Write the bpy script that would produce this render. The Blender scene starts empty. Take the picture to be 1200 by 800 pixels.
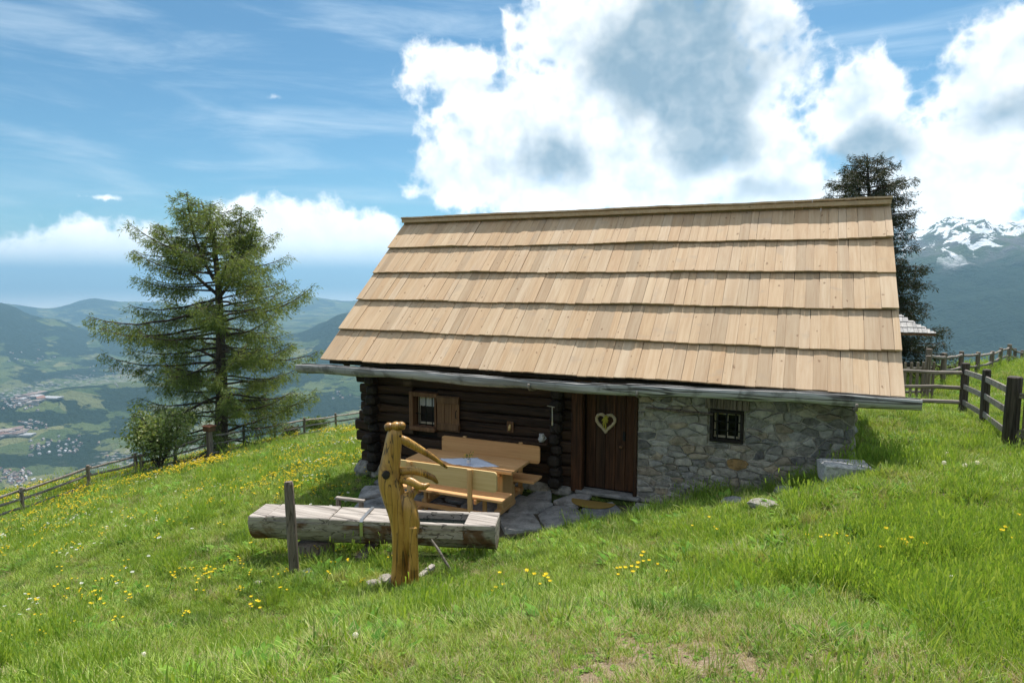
import bpy, bmesh, math, random
import numpy as np
from mathutils import Vector, Matrix, Euler

random.seed(7)
RNG = np.random.default_rng(11)
R = math.radians
scene = bpy.context.scene
COL = scene.collection

# ------------------------------------------------------------------ camera
FPX, PITCH, YAW = 768.9, 0.09863, 0.41819          # focal length in photo pixels (1200 wide), pitch down, yaw to the left of +Y
cam_d = bpy.data.cameras.new('camera')
cam = bpy.data.objects.new('camera', cam_d)
COL.objects.link(cam)
cam_d.sensor_width = 36.0
cam_d.lens = 36.0 * FPX / 1200.0
cam_d.clip_start, cam_d.clip_end = 0.05, 90000.0
cam.location = (0, 0, 0)
cam.rotation_euler = (math.pi / 2 - PITCH, 0, YAW)
scene.camera = cam

CF = np.array([-math.sin(YAW) * math.cos(PITCH), math.cos(YAW) * math.cos(PITCH), -math.sin(PITCH)])
CR = np.array([math.cos(YAW), math.sin(YAW), 0.0])
CU = np.cross(CR, CF)
def ray(x, y): return CF + (x - 600) / FPX * CR + (400 - y) / FPX * CU
def at_y(x, y, Y):
    d = ray(x, y); return Vector(d * Y / d[1])
def at_z(x, y, z):
    d = ray(x, y); return Vector(d * z / d[2])
def at_d(x, y, d): return Vector(ray(x, y) * d)
def azel(x, y):
    d = ray(x, y); return math.atan2(d[0], d[1]), math.atan2(d[2], math.hypot(d[0], d[1]))

# ------------------------------------------------------------------ sun, sky, exposure
SUN_V = Vector((-0.01, 0.53, 1.0)).normalized()
SUN_EL, SUN_AZ = math.asin(SUN_V.z), math.atan2(SUN_V.x, SUN_V.y)
sun_d = bpy.data.lights.new('sun', 'SUN')
sun_d.energy, sun_d.angle, sun_d.color = 4.6, R(0.53), (1.0, 0.95, 0.87)
sun = bpy.data.objects.new('sun', sun_d)
COL.objects.link(sun)
sun.rotation_euler = SUN_V.to_track_quat('Z', 'Y').to_euler()
sun.location = (20, 60, 120)

scene.view_settings.view_transform = 'Standard'
scene.view_settings.look = 'None'
scene.view_settings.exposure = 0.56
scene.view_settings.gamma = 1.0
scene.view_settings.use_curve_mapping = False
scene.cycles.max_bounces = 8
scene.cycles.diffuse_bounces = 5
scene.cycles.glossy_bounces = 3
scene.cycles.transmission_bounces = 4
scene.cycles.transparent_max_bounces = 8
scene.cycles.volume_bounces = 0
scene.cycles.use_denoising = True

class NT:
    """small helper to wire node trees"""
    def __init__(s, tree): s.t = tree; s.n = tree.nodes; s.l = tree.links
    def node(s, typ, **kw):
        n = s.n.new(typ)
        for k, v in kw.items():
            if k == 'ins':
                for kk, vv in v.items(): s.put(n.inputs[kk], vv)
            else: setattr(n, k, v)
        return n
    def put(s, sock, v):
        if isinstance(v, bpy.types.NodeSocket): s.l.new(v, sock)
        else: sock.default_value = v
    def math(s, op, a, b=None, c=None, clamp=False):
        n = s.n.new('ShaderNodeMath'); n.operation = op; n.use_clamp = clamp
        s.put(n.inputs[0], a)
        if b is not None: s.put(n.inputs[1], b)
        if c is not None: s.put(n.inputs[2], c)
        return n.outputs[0]
    def vmath(s, op, a, b=None):
        n = s.n.new('ShaderNodeVectorMath'); n.operation = op
        s.put(n.inputs[0], a)
        if b is not None: s.put(n.inputs[1], b)
        return n.outputs['Value'] if op in ('LENGTH', 'DOT_PRODUCT', 'DISTANCE') else n.outputs[0]
    def mix(s, fac, a, b, typ='MIX'):
        n = s.n.new('ShaderNodeMix'); n.data_type = 'RGBA'; n.blend_type = typ
        s.put(n.inputs['Factor'], fac); s.put(n.inputs['A'], a); s.put(n.inputs['B'], b)
        return n.outputs['Result']
    def noise(s, vec, scale, detail=4, rough=0.55, dist=0.0, out='Fac'):
        n = s.n.new('ShaderNodeTexNoise')
        if vec is not None: s.put(n.inputs['Vector'], vec)
        n.inputs['Scale'].default_value = scale; n.inputs['Detail'].default_value = detail
        n.inputs['Roughness'].default_value = rough; n.inputs['Distortion'].default_value = dist
        return n.outputs[out]
    def voro(s, vec, scale, out='Distance', feature='F1', detail=0.0, rand=1.0, rough=0.5):
        n = s.n.new('ShaderNodeTexVoronoi'); n.feature = feature
        if vec is not None: s.put(n.inputs['Vector'], vec)
        n.inputs['Scale'].default_value = scale; n.inputs['Randomness'].default_value = rand
        if 'Detail' in n.inputs: n.inputs['Detail'].default_value = detail; n.inputs['Roughness'].default_value = rough
        return n.outputs[out]
    def ramp(s, fac, stops, interp='LINEAR'):
        n = s.n.new('ShaderNodeValToRGB'); cr = n.color_ramp; cr.interpolation = interp
        while len(cr.elements) < len(stops): cr.elements.new(0.5)
        for e, (p, c) in zip(cr.elements, stops):
            e.position = p; e.color = c if len(c) == 4 else (*c, 1)
        s.put(n.inputs[0], fac)
        return n.outputs[0]
    def sstep(s, x, a, b):
        n = s.n.new('ShaderNodeMapRange'); n.interpolation_type = 'SMOOTHSTEP'
        s.put(n.inputs[0], x); n.inputs[1].default_value = a; n.inputs[2].default_value = b
        return n.outputs[0]

world = bpy.data.worlds.new('World')
scene.world = world
world.use_nodes = True
def build_world():
    w = NT(world.node_tree); w.n.clear()
    out = w.node('ShaderNodeOutputWorld')
    sky = w.node('ShaderNodeTexSky', sky_type='NISHITA', sun_disc=False, sun_elevation=SUN_EL, sun_rotation=SUN_AZ,
                 altitude=1500.0, air_density=1.0, dust_density=1.2, ozone_density=1.6)
    tc = w.node('ShaderNodeTexCoord')
    D = w.vmath('NORMALIZE', tc.outputs['Generated'])
    sep = w.node('ShaderNodeSeparateXYZ', ins={0: D})
    az = w.math('ARCTAN2', sep.outputs[0], sep.outputs[1])
    el = w.math('ARCSINE', sep.outputs[2])
    P0 = w.node('ShaderNodeCombineXYZ', ins={0: az, 1: el}).outputs[0]
    # warp the sky coordinates a little so that cloud outlines are irregular
    wn = w.noise(D, 7.0, 3, 0.6, out='Color')
    warp = w.vmath('MULTIPLY', w.vmath('SUBTRACT', wn, (0.5, 0.5, 0.5)), (0.075, 0.06, 0.0))
    P = w.vmath('ADD', P0, warp)
    # cumulus banks: (x, y, rx, ry) read off the photograph, turned into azimuth and elevation
    blobs = [(610, 150, 125, 105), (540, 85, 70, 50), (560, 200, 90, 60), (690, 40, 130, 80), (800, 90, 165, 150), (700, 125, 110, 100), (720, 180, 120, 70), (850, 130, 110, 90), (890, 205, 110, 70), (760, 225, 150, 60),
             (640, 230, 120, 45), (1005, 130, 72, 75), (1170, 120, 110, 105), (1110, 220, 170, 75), (980, 235, 90, 55), (1195, 60, 70, 60),
             (400, 292, 125, 62), (300, 265, 90, 42), (130, 296, 160, 46), (60, 326, 250, 56), (440, 332, 150, 56), (250, 335, 150, 40), (890, 15, 60, 60), (330, 118, 22, 12), (125, 232, 55, 9), (495, 222, 55, 12),
             (1400, 120, 160, 110), (1650, 200, 200, 120), (-250, 270, 160, 60), (900, -150, 200, 110), (330, -260, 150, 90), (1350, -250, 220, 110)]
    field = None
    for (x, y, rx, ry) in blobs:
        a0, e0 = azel(x, y); a1, _ = azel(x + rx, y); _, e1 = azel(x, y - ry)
        d = w.vmath('LENGTH', w.vmath('MULTIPLY', w.vmath('SUBTRACT', P, (a0, e0, 0)), (1 / abs(a1 - a0), 1 / abs(e1 - e0), 0)))
        v = w.math('SUBTRACT', 1.0, d)
        if rx < 60: v = w.math('MULTIPLY_ADD', v, 0.50, -0.10)
        if field is None: field = v
        else:
            n = w.node('ShaderNodeMath', operation='SMOOTH_MAX'); w.put(n.inputs[0], field); w.put(n.inputs[1], v); n.inputs[2].default_value = 0.40
            field = n.outputs[0]
    # same kind of sky out of view, its cloud cover tuned for ambient light
    gen = w.math('MULTIPLY_ADD', w.noise(D, 3.2, 2, 0.5), 3.0, -1.32)
    away = w.math('MAXIMUM', w.sstep(w.math('ABSOLUTE', w.math('ADD', az, 0.42)), 0.95, 1.3), w.sstep(el, 0.62, 0.9))
    field = w.math('MAXIMUM', field, w.math('MULTIPLY_ADD', w.math('SUBTRACT', 1.0, away), -3.0, gen))
    def detail(vec, oct1, oct2):
        n = w.math('SUBTRACT', w.noise(vec, 9.0, oct1, 0.60, 0.3), 0.5)
        b = w.math('SUBTRACT', 0.085, w.math('ABSOLUTE', w.math('SUBTRACT', w.noise(vec, 17.0, oct2, 0.55), 0.5)))
        return w.math('ADD', w.math('MULTIPLY', n, 1.7), w.math('MULTIPLY', b, 2.4))
    d0 = detail(D, 10, 6)
    la, lb = detail(D, 4, 3), detail(w.vmath('ADD', D, (0.006, 0.004, 0.030)), 4, 3)      # a step towards the sun
    dens = w.math('ADD', field, w.math('MULTIPLY', d0, 0.66))
    cover = w.sstep(dens, 0.10, 0.44)
    lit = w.math('MULTIPLY_ADD', w.math('SUBTRACT', la, lb), 1.05, 0.64, clamp=True)
    thick = w.sstep(dens, 0.25, 1.1)
    # heavy cores read as grey-blue undersides
    core = None
    for (x, y, rx, ry) in [(790, 75, 165, 140), (830, 150, 100, 70), (1185, 140, 95, 50), (640, 195, 90, 55), (1700, 180, 120, 80), (900, -150, 120, 70), (1010, 175, 55, 30), (900, 225, 80, 25), (400, 320, 90, 22)]:
        a0, e0 = azel(x, y); a1, _ = azel(x + rx, y); _, e1 = azel(x, y - ry)
        d = w.vmath('LENGTH', w.vmath('MULTIPLY', w.vmath('SUBTRACT', P, (a0, e0, 0)), (1 / abs(a1 - a0), 1 / abs(e1 - e0), 0)))
        v = w.math('MULTIPLY', w.math('SUBTRACT', 1.0, d), 1.0 if rx > 100 and y < 200 else 0.42)
        core = v if core is None else w.math('MAXIMUM', core, v)
    soft = w.math('SUBTRACT', w.noise(D, 9.0, 4, 0.5), 0.5)
    core = w.sstep(w.math('ADD', core, w.math('ADD', w.math('MULTIPLY', soft, 1.1), w.math('MULTIPLY', d0, 0.16))), 0.0, 0.50)
    shade = w.math('MULTIPLY', w.math('MAXIMUM', core, w.math('MULTIPLY', thick, 0.16)), w.math('SUBTRACT', 1.10, w.math('MULTIPLY', lit, 0.26)), clamp=True)
    white = w.mix(lit, (0.54, 0.63, 0.74, 1), (1.0, 0.995, 0.98, 1))
    ccol = w.mix(shade, white, (0.20, 0.295, 0.385, 1))
    # cirrus veils: noise drawn out along one direction
    rot = w.node('ShaderNodeMapping', ins={'Vector': P0}); rot.inputs['Rotation'].default_value = (0, 0, 0.45); rot.inputs['Scale'].default_value = (1.6, 10.0, 1.0)
    ci = w.noise(rot.outputs[0], 2.3, 7, 0.6, 0.5)
    ci = w.math('MULTIPLY', w.sstep(ci, 0.42, 0.84), 0.50)
    hz = w.sstep(el, 0.30, -0.02)
    skc = w.mix(1.0, sky.outputs[0], (0.45, 0.73, 0.785, 1), 'MULTIPLY')
    skyc = w.mix(w.math('MAXIMUM', ci, w.math('MULTIPLY', hz, 0.0)), skc, (6.2, 7.2, 7.9, 1))
    cc = w.mix(1.0, ccol, (10.2, 10.1, 9.8, 1), 'MULTIPLY')
    cc = w.mix(w.math('MULTIPLY', w.sstep(el, 0.17, 0.02), 0.6), cc, (15.0, 15.0, 15.0, 1))
    fin = w.mix(w.math('MULTIPLY', cover, 0.97), skyc, cc)
    bg = w.node('ShaderNodeBackground', ins={'Color': fin, 'Strength': 0.098})
    w.l.new(bg.outputs[0], out.inputs[0])
    world.cycles.sampling_method = 'MANUAL'; world.cycles.sample_map_resolution = 512
build_world()

# ------------------------------------------------------------------ mesh and object helpers
WM = {}
def tag(o, label=None, cat=None, group=None, kind=None):
    if label: o['label'] = label
    if cat: o['category'] = cat
    if group: o['group'] = group
    if kind: o['kind'] = kind
    return o
def link(o, parent=None, basis=None):
    COL.objects.link(o)
    basis = basis or Matrix.Identity(4)
    if parent is not None:
        o.parent = parent
        o.matrix_parent_inverse = WM[parent.name].inverted()
    o.matrix_basis = basis
    WM[o.name] = basis.copy()          # world matrix: parents' transforms cancel out
    return o
def thing(name, loc, label, cat, group=None):
    o = bpy.data.objects.new(name, None); o.empty_display_size = 0.2
    link(o, None, Matrix.Translation(Vector(loc)))
    return tag(o, label, cat, group)
def mesh_obj(name, me, mat=None, parent=None, basis=None, smooth=False):
    if mat is not None and not me.materials: me.materials.append(mat)
    if smooth: me.polygons.foreach_set('use_smooth', [True] * len(me.polygons))
    return link(bpy.data.objects.new(name, me), parent, basis)
def np_mesh(name, V, F):
    """V (n,3) float, F (m,k) int, all faces with k corners"""
    me = bpy.data.meshes.new(name)
    V = np.asarray(V, np.float32); F = np.asarray(F, np.int32); m, k = F.shape
    me.vertices.add(len(V)); me.vertices.foreach_set('co', V.ravel())
    me.loops.add(m * k); me.loops.foreach_set('vertex_index', F.ravel())
    me.polygons.add(m); me.polygons.foreach_set('loop_start', np.arange(0, m * k, k, dtype=np.int32))
    me.update(calc_edges=True); me.validate()
    return me
class MB:
    def __init__(s): s.v = []; s.f = []
    def add(s, verts, faces):
        b = len(s.v); s.v += [tuple(p) for p in verts]; s.f += [tuple(i + b for i in f) for f in faces]
    def box(s, c, size, rot=None, ch=0.006):
        """chamfered box centred at c"""
        hx, hy, hz = [x / 2 for x in size]; ch = min(ch, hx * .6, hy * .6, hz * .6)
        M = rot.to_matrix() if rot is not None else None
        vs = []; idx = {}
        for sx in (-1, 1):
            for sy in (-1, 1):
                for sz in (-1, 1):
                    for ax in range(3):
                        p = Vector((sx * (hx - (0 if ax == 0 else ch)), sy * (hy - (0 if ax == 1 else ch)), sz * (hz - (0 if ax == 2 else ch))))
                        idx[(sx, sy, sz, ax)] = len(vs)
                        if M is not None: p = M @ p
                        vs.append(p + Vector(c))
        fs = []
        q = [(-1, -1), (1, -1), (1, 1), (-1, 1)]
        for ax in range(3):
            for sg in (-1, 1):
                f = []
                for a, b in q:
                    t = [0, 0, 0]; t[ax] = sg; t[(ax + 1) % 3] = a; t[(ax + 2) % 3] = b
                    f.append(idx[(*t, ax)])
                fs.append(f if sg > 0 else f[::-1])
        for ax in range(3):                       # edges parallel to axis ax
            b1, b2 = (ax + 1) % 3, (ax + 2) % 3
            for s1 in (-1, 1):
                for s2 in (-1, 1):
                    def g(sa, face):
                        t = [0, 0, 0]; t[ax] = sa; t[b1] = s1; t[b2] = s2
                        return idx[(*t, face)]
                    f = [g(-1, b1), g(1, b1), g(1, b2), g(-1, b2)]
                    fs.append(f if s1 * s2 > 0 else f[::-1])
        for sx in (-1, 1):
            for sy in (-1, 1):
                for sz in (-1, 1):
                    f = [idx[(sx, sy, sz, a)] for a in range(3)]
                    fs.append(f if sx * sy * sz > 0 else f[::-1])
        s.add(vs, fs); return s
    def bar(s, p0, p1, w, t, up=(0, 0, 1), ch=0.006):
        """box running from p0 to p1, w across, t along 'up'"""
        p0, p1 = Vector(p0), Vector(p1); d = p1 - p0; L = d.length; x = d.normalized()
        u = Vector(up); y = u.cross(x)
        if y.length < 1e-4: y = Vector((1, 0, 0)).cross(x)
        y.normalize(); z = x.cross(y)
        M = Matrix((x, y, z)).transposed()
        return s.box((p0 + p1) / 2, (L, w, t), M.to_quaternion(), ch)
    def tube(s, pts, rad, n=8, cap=True, rough=0.0, squash=1.0, rng=random, up=None):
        pts = [Vector(p) for p in pts]; rings = []; m = len(pts)
        if not hasattr(rad, '__len__'): rad = [rad] * m
        prev = None
        for i, p in enumerate(pts):
            d = (pts[min(i + 1, m - 1)] - pts[max(i - 1, 0)]).normalized()
            if prev is None:
                a = Vector(up) if up else (Vector((0, 0, 1)) if abs(d.z) < .9 else Vector((1, 0, 0)))
            else: a = prev
            u = (a - d * a.dot(d)).normalized(); prev = u; w = d.cross(u)
            ring = []
            for k in range(n):
                t = 2 * math.pi * k / n; r = rad[i] * (1 + rng.uniform(-rough, rough))
                ring.append(p + u * (math.cos(t) * r * squash) + w * (math.sin(t) * r))
            rings.append(ring)
        vs = [q for ring in rings for q in ring]; fs = []
        for i in range(m - 1):
            for k in range(n):
                fs.append((i * n + k, i * n + (k + 1) % n, (i + 1) * n + (k + 1) % n, (i + 1) * n + k))
        if cap:
            fs.append(tuple(range(n))[::-1]); fs.append(tuple((m - 1) * n + k for k in range(n)))
        s.add(vs, fs); return s
    def prism(s, poly, vec):
        """closed polygon (3-D points) pushed along vec"""
        n = len(poly); vec = Vector(vec); a = [Vector(p) for p in poly]
        s.add(a + [p + vec for p in a], [tuple(range(n))[::-1], tuple(range(n, 2 * n))] + [(i, (i + 1) % n, n + (i + 1) % n, n + i) for i in range(n)])
        return s
    def mesh(s, name='m'):
        me = bpy.data.meshes.new(name); me.from_pydata(s.v, [], s.f); me.update()
        bm = bmesh.new(); bm.from_mesh(me); bmesh.ops.recalc_face_normals(bm, faces=bm.faces); bm.to_mesh(me); bm.free()
        return me
    def build(s, name, mat, parent=None, basis=None, smooth=False):
        return mesh_obj(name, s.mesh(name), mat, parent, basis, smooth)

# vectorised gradient-free value noise for terrain and shapes
_T = RNG.random((256, 256))
def vnoise(x, y):
    xi = np.floor(x).astype(int); yi = np.floor(y).astype(int); fx = x - xi; fy = y - yi
    fx = fx * fx * fx * (fx * (fx * 6 - 15) + 10); fy = fy * fy * fy * (fy * (fy * 6 - 15) + 10)
    g = lambda a, b: _T[a & 255, b & 255]
    return (g(xi, yi) * (1 - fx) + g(xi + 1, yi) * fx) * (1 - fy) + (g(xi, yi + 1) * (1 - fx) + g(xi + 1, yi + 1) * fx) * fy
def fbm(x, y, o=5, gain=.5, lac=2.03, ridged=False):
    a = 1; s = 0; t = 0
    for i in range(o):
        n = vnoise(x + 17.3 * i, y + 9.1 * i)
        if ridged: n = 1 - abs(2 * n - 1)
        s = s + a * n; t += a; a *= gain; x = x * lac; y = y * lac
    return s / t

# ------------------------------------------------------------------ materials
def new_mat(name):
    m = bpy.data.materials.new(name); m.use_nodes = True
    t = NT(m.node_tree); t.n.clear()
    out = t.node('ShaderNodeOutputMaterial'); b = t.node('ShaderNodeBsdfPrincipled')
    t.l.new(b.outputs[0], out.inputs[0])
    return m, t, b, out
def bump(t, b, h, strength=0.4, dist=0.01):
    n = t.node('ShaderNodeBump', ins={'Height': h, 'Strength': strength, 'Distance': dist}); t.l.new(n.outputs[0], b.inputs['Normal'])
def wood(name, c0, c1, axis=0, grain=40.0, stretch=18.0, var=None, rough=0.75, knots=0.0, knot_col=(0.12, 0.05, 0.02), bump_s=0.35, blotch=None, spec=0.25, cracks=0.0, knot_scale=5.0):
    m, t, b, out = new_mat(name)
    tc = t.node('ShaderNodeTexCoord'); oi = t.node('ShaderNodeObjectInfo')
    off = t.vmath('MULTIPLY', t.node('ShaderNodeCombineXYZ', ins={0: oi.outputs['Random'], 1: oi.outputs['Random'], 2: oi.outputs['Random']}).outputs[0], (37.0, 91.0, 53.0))
    p = t.vmath('ADD', tc.outputs['Object'], off)
    sc = [1.0, 1.0, 1.0]; sc[axis] = 1.0 / stretch
    ps = t.vmath('MULTIPLY', p, tuple(sc))
    g = t.noise(ps, grain, 5, 0.65, 0.6)
    g2 = t.noise(ps, grain * 0.22, 3, 0.6, 0.3)
    f = t.math('ADD', t.math('MULTIPLY', g, 0.6), t.math('MULTIPLY', g2, 0.4))
    col = t.mix(t.sstep(f, 0.33, 0.67), (*c0, 1), (*c1, 1))
    if var:
        v = t.ramp(oi.outputs['Random'], [(i / max(1, len(var) - 1), c) for i, c in enumerate(var)])
        col = t.mix(1.0, col, v, 'MULTIPLY')
    if blotch:
        bl = t.sstep(t.noise(p, blotch[1], 4, 0.6, 0.4), blotch[2], blotch[2] + 0.12)
        col = t.mix(t.math('MULTIPLY', bl, blotch[3]), col, (*blotch[0], 1))
    h = f
    if knots > 0:
        sk = [1.0, 1.0, 1.0]; sk[axis] = 0.55
        kd = t.voro(t.vmath('ADD', t.vmath('MULTIPLY', p, tuple(sk)), t.vmath('MULTIPLY', t.noise(p, 14, 2, .5, 0, 'Color'), (.05, .05, .05))), knot_scale)
        kf = t.sstep(kd, 0.13, 0.05)
        col = t.mix(t.math('MULTIPLY', kf, knots), col, (*knot_col, 1))
    if cracks > 0:
        ck = t.sstep(t.math('ABSOLUTE', t.math('SUBTRACT', t.noise(t.vmath('MULTIPLY', ps, tuple(0.35 if i == axis else 1.0 for i in range(3))), grain * 0.5, 2, .5, .0), 0.5)), 0.022, 0.006)
        col = t.mix(t.math('MULTIPLY', ck, cracks), col, (0.012, 0.009, 0.007, 1))
        h = t.math('SUBTRACT', h, t.math('MULTIPLY', ck, 0.8))
    t.put(b.inputs['Base Color'], col); b.inputs['Roughness'].default_value = rough
    b.inputs['Specular IOR Level'].default_value = spec
    bump(t, b, h, bump_s, 0.006)
    return m
def plain(name, col, rough=0.6, metal=0.0, var=0.12, scale=30.0, bump_s=0.0, spec=0.3):
    m, t, b, out = new_mat(name)
    tc = t.node('ShaderNodeTexCoord')
    n = t.noise(tc.outputs['Object'], scale, 4, 0.6)
    dark = tuple(c * (1 - var * 2) for c in col); lite = tuple(min(1, c * (1 + var)) for c in col)
    t.put(b.inputs['Base Color'], t.mix(n, (*dark, 1), (*lite, 1)))
    b.inputs['Roughness'].default_value = rough; b.inputs['Metallic'].default_value = metal
    b.inputs['Specular IOR Level'].default_value = spec
    if bump_s: bump(t, b, n, bump_s, 0.01)
    return m
def rock(name, cols, scale=8.0, lichen=0.3, bump_s=0.6, rough=0.9):
    m, t, b, out = new_mat(name)
    tc = t.node('ShaderNodeTexCoord'); oi = t.node('ShaderNodeObjectInfo')
    off = t.vmath('MULTIPLY', t.node('ShaderNodeCombineXYZ', ins={0: oi.outputs['Random'], 1: oi.outputs['Random'], 2: oi.outputs['Random']}).outputs[0], (71.0, 33.0, 57.0))
    p = t.vmath('ADD', tc.outputs['Object'], off)
    base = t.ramp(oi.outputs['Random'], [(i / max(1, len(cols) - 1), c) for i, c in enumerate(cols)])
    n1 = t.noise(p, scale, 6, 0.65, 0.3); n2 = t.noise(p, scale * 7, 4, 0.6)
    col = t.mix(1.0, base, t.ramp(n1, [(0.28, (0.38, 0.37, 0.36)), (0.5, (0.95, 0.95, 0.95)), (0.72, (1.45, 1.42, 1.38))]), 'MULTIPLY')
    col = t.mix(t.math('MULTIPLY', t.sstep(n2, 0.5, 0.75), 0.35), col, (0.06, 0.06, 0.06, 1))
    lf = t.math('MULTIPLY', t.sstep(t.noise(p, scale * 2.2, 5, 0.7, 0.5), 0.56, 0.68), lichen)
    col = t.mix(lf, col, (0.42, 0.40, 0.33, 1))
    t.put(b.inputs['Base Color'], col); b.inputs['Roughness'].default_value = rough
    b.inputs['Specular IOR Level'].default_value = 0.2
    bump(t, b, t.math('ADD', n1, t.math('MULTIPLY', n2, 0.35)), bump_s, 0.03)
    return m
def leafy(name, stops, trans=0.4, rough=0.55, patch=None, patch_scale=0.5):
    """foliage: diffuse + translucent, hue varied per instance and by place"""
    m, t, b, out = new_mat(name)
    oi = t.node('ShaderNodeObjectInfo'); ge = t.node('ShaderNodeNewGeometry')
    v = t.math('FRACT', t.math('ADD', t.math('MULTIPLY', oi.outputs['Random'], 1.0), t.math('MULTIPLY', ge.outputs['Random Per Island'], 0.75)))
    col = t.ramp(v, [(i / max(1, len(stops) - 1), c) for i, c in enumerate(stops)])
    if patch:
        for (pc, sc, lo, hi, am) in patch:
            f = t.sstep(t.noise(ge.outputs['Position'], sc, 3, 0.6, 0.2), lo, hi)
            col = t.mix(t.math('MULTIPLY', f, am), col, (*pc, 1))
    t.put(b.inputs['Base Color'], col); b.inputs['Roughness'].default_value = rough; b.inputs['Specular IOR Level'].default_value = 0.25 if rough < .6 else 0.06
    tr = t.node('ShaderNodeBsdfTranslucent', ins={'Color': t.mix(1.0, col, (1.25, 1.15, 0.6, 1), 'MULTIPLY')})
    ms = t.node('ShaderNodeMixShader', ins={0: trans}); t.l.new(b.outputs[0], ms.inputs[1]); t.l.new(tr.outputs[0], ms.inputs[2])
    t.l.new(ms.outputs[0], out.inputs[0])
    return m

M = {}
M['shingle'] = wood('new_larch_board', (0.49, 0.34, 0.215), (0.605, 0.47, 0.325), axis=1, grain=26, stretch=22,
                    var=[(0.98, 0.95, 0.92), (1.03, 1.04, 1.05), (0.95, 0.89, 0.81), (1.0, 0.98, 0.94), (0.98, 0.91, 0.83), (1.04, 1.04, 1.03), (0.76, 0.73, 0.70), (1.01, 0.97, 0.92), (0.93, 0.85, 0.75)],
                    knots=0.8, knot_col=(0.20, 0.11, 0.055), bump_s=0.25, knot_scale=6.0, blotch=((0.40, 0.31, 0.23), 1.6, 0.58, 0.45))
M['gutter'] = wood('weathered_grey_wood', (0.17, 0.17, 0.17), (0.46, 0.45, 0.44), axis=0, grain=12, stretch=16, cracks=0.8, bump_s=0.9, rough=0.95, spec=0.05, blotch=((0.10, 0.095, 0.085), 3.0, 0.52, 0.6))
M['log'] = wood('dark_old_log', (0.015, 0.010, 0.007), (0.058, 0.037, 0.025), axis=0, grain=22, stretch=20, cracks=0.8, bump_s=0.8,
                var=[(0.8, 0.8, 0.8), (1.4, 1.15, 0.95), (1.0, 0.9, 0.85), (1.5, 1.4, 1.35)], blotch=((0.15, 0.10, 0.07), 2.2, 0.60, 0.55))
M['logend'] = wood('dark_log_end', (0.012, 0.010, 0.009), (0.04, 0.03, 0.024), axis=1, grain=20, stretch=8, bump_s=0.6)
M['door'] = wood('brown_door_board', (0.020, 0.010, 0.006), (0.095, 0.048, 0.024), axis=2, grain=30, stretch=20, cracks=0.5, var=[(0.7, 0.7, 0.7), (1.3, 1.1, 0.95), (1.0, 0.9, 0.8)], bump_s=0.5)
M['frame'] = wood('brown_frame_wood', (0.10, 0.05, 0.025), (0.22, 0.12, 0.065), axis=2, grain=30, stretch=18, bump_s=0.4)
M['shutter'] = wood('brown_shutter_wood', (0.09, 0.05, 0.028), (0.20, 0.12, 0.065), axis=2, grain=30, stretch=18, knots=0.5, bump_s=0.4, var=[(0.9, 0.9, 0.9), (1.2, 1.1, 1.0)])
M['darkwood'] = wood('black_brown_wood', (0.012, 0.010, 0.009), (0.035, 0.028, 0.023), axis=0, grain=25, stretch=15, bump_s=0.4)
M['white_wood'] = wood('cream_painted_wood', (0.45, 0.38, 0.27), (0.60, 0.53, 0.40), axis=2, grain=25, stretch=15, bump_s=0.2)
M['bench'] = wood('fresh_larch_wood', (0.52, 0.28, 0.12), (0.66, 0.40, 0.20), axis=0, grain=24, stretch=25, knots=0.7, knot_col=(0.16, 0.06, 0.02), var=[(1.0, 0.95, 0.9), (1.06, 1.04, 1.0), (0.93, 0.88, 0.8)], bump_s=0.15, rough=0.5, knot_scale=3.0)
M['benchz'] = wood('fresh_larch_upright', (0.52, 0.29, 0.11), (0.66, 0.42, 0.20), axis=2, grain=24, stretch=25, bump_s=0.15, rough=0.5)
M['backrest'] = wood('yellow_larch_board', (0.55, 0.37, 0.15), (0.68, 0.50, 0.25), axis=0, grain=20, stretch=25, bump_s=0.15, rough=0.5)
M['trough'] = wood('grey_trough_wood', (0.19, 0.165, 0.145), (0.42, 0.38, 0.345), axis=0, grain=20, stretch=22, cracks=0.6, bump_s=0.7, blotch=((0.12, 0.048, 0.018), 1.9, 0.45, 0.88))
M['troughtop'] = wood('pale_trough_top', (0.24, 0.21, 0.185), (0.46, 0.415, 0.375), axis=0, grain=20, stretch=22, cracks=0.7, bump_s=0.6)
M['fence'] = wood('grey_brown_fence_wood', (0.13, 0.11, 0.095), (0.32, 0.275, 0.24), axis=2, grain=26, stretch=14, cracks=0.6, bump_s=0.6, var=[(0.7, 0.66, 0.62), (1.1, 1.05, 1.0), (0.9, 0.85, 0.8)])
M['rail'] = wood('grey_fence_rail', (0.17, 0.15, 0.135), (0.40, 0.365, 0.33), axis=0, grain=22, stretch=18, cracks=0.6, bump_s=0.6, var=[(0.7, 0.66, 0.62), (1.1, 1.07, 1.04), (0.9, 0.87, 0.84)])
M['carved'] = wood('varnished_carved_wood', (0.36, 0.175, 0.03), (0.55, 0.31, 0.075), axis=2, grain=24, stretch=14, knots=0.85, knot_col=(0.06, 0.02, 0.008), cracks=0.75, bump_s=0.5, rough=0.38, spec=0.5, blotch=((0.20, 0.085, 0.015), 3.0, 0.52, 0.7))
M['stone'] = rock('wall_stone', [(0.40, 0.37, 0.31), (0.46, 0.42, 0.35), (0.20, 0.20, 0.19), (0.42, 0.34, 0.24), (0.37, 0.355, 0.325), (0.24, 0.225, 0.20), (0.50, 0.475, 0.425), (0.30, 0.245, 0.18), (0.42, 0.40, 0.36), (0.17, 0.165, 0.16), (0.45, 0.43, 0.39), (0.33, 0.32, 0.31)], 9, 0.5, 0.9)
M['ochre'] = rock('ochre_stone', [(0.36, 0.23, 0.10), (0.36, 0.23, 0.10)], 9, 0.15, 0.7)
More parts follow.
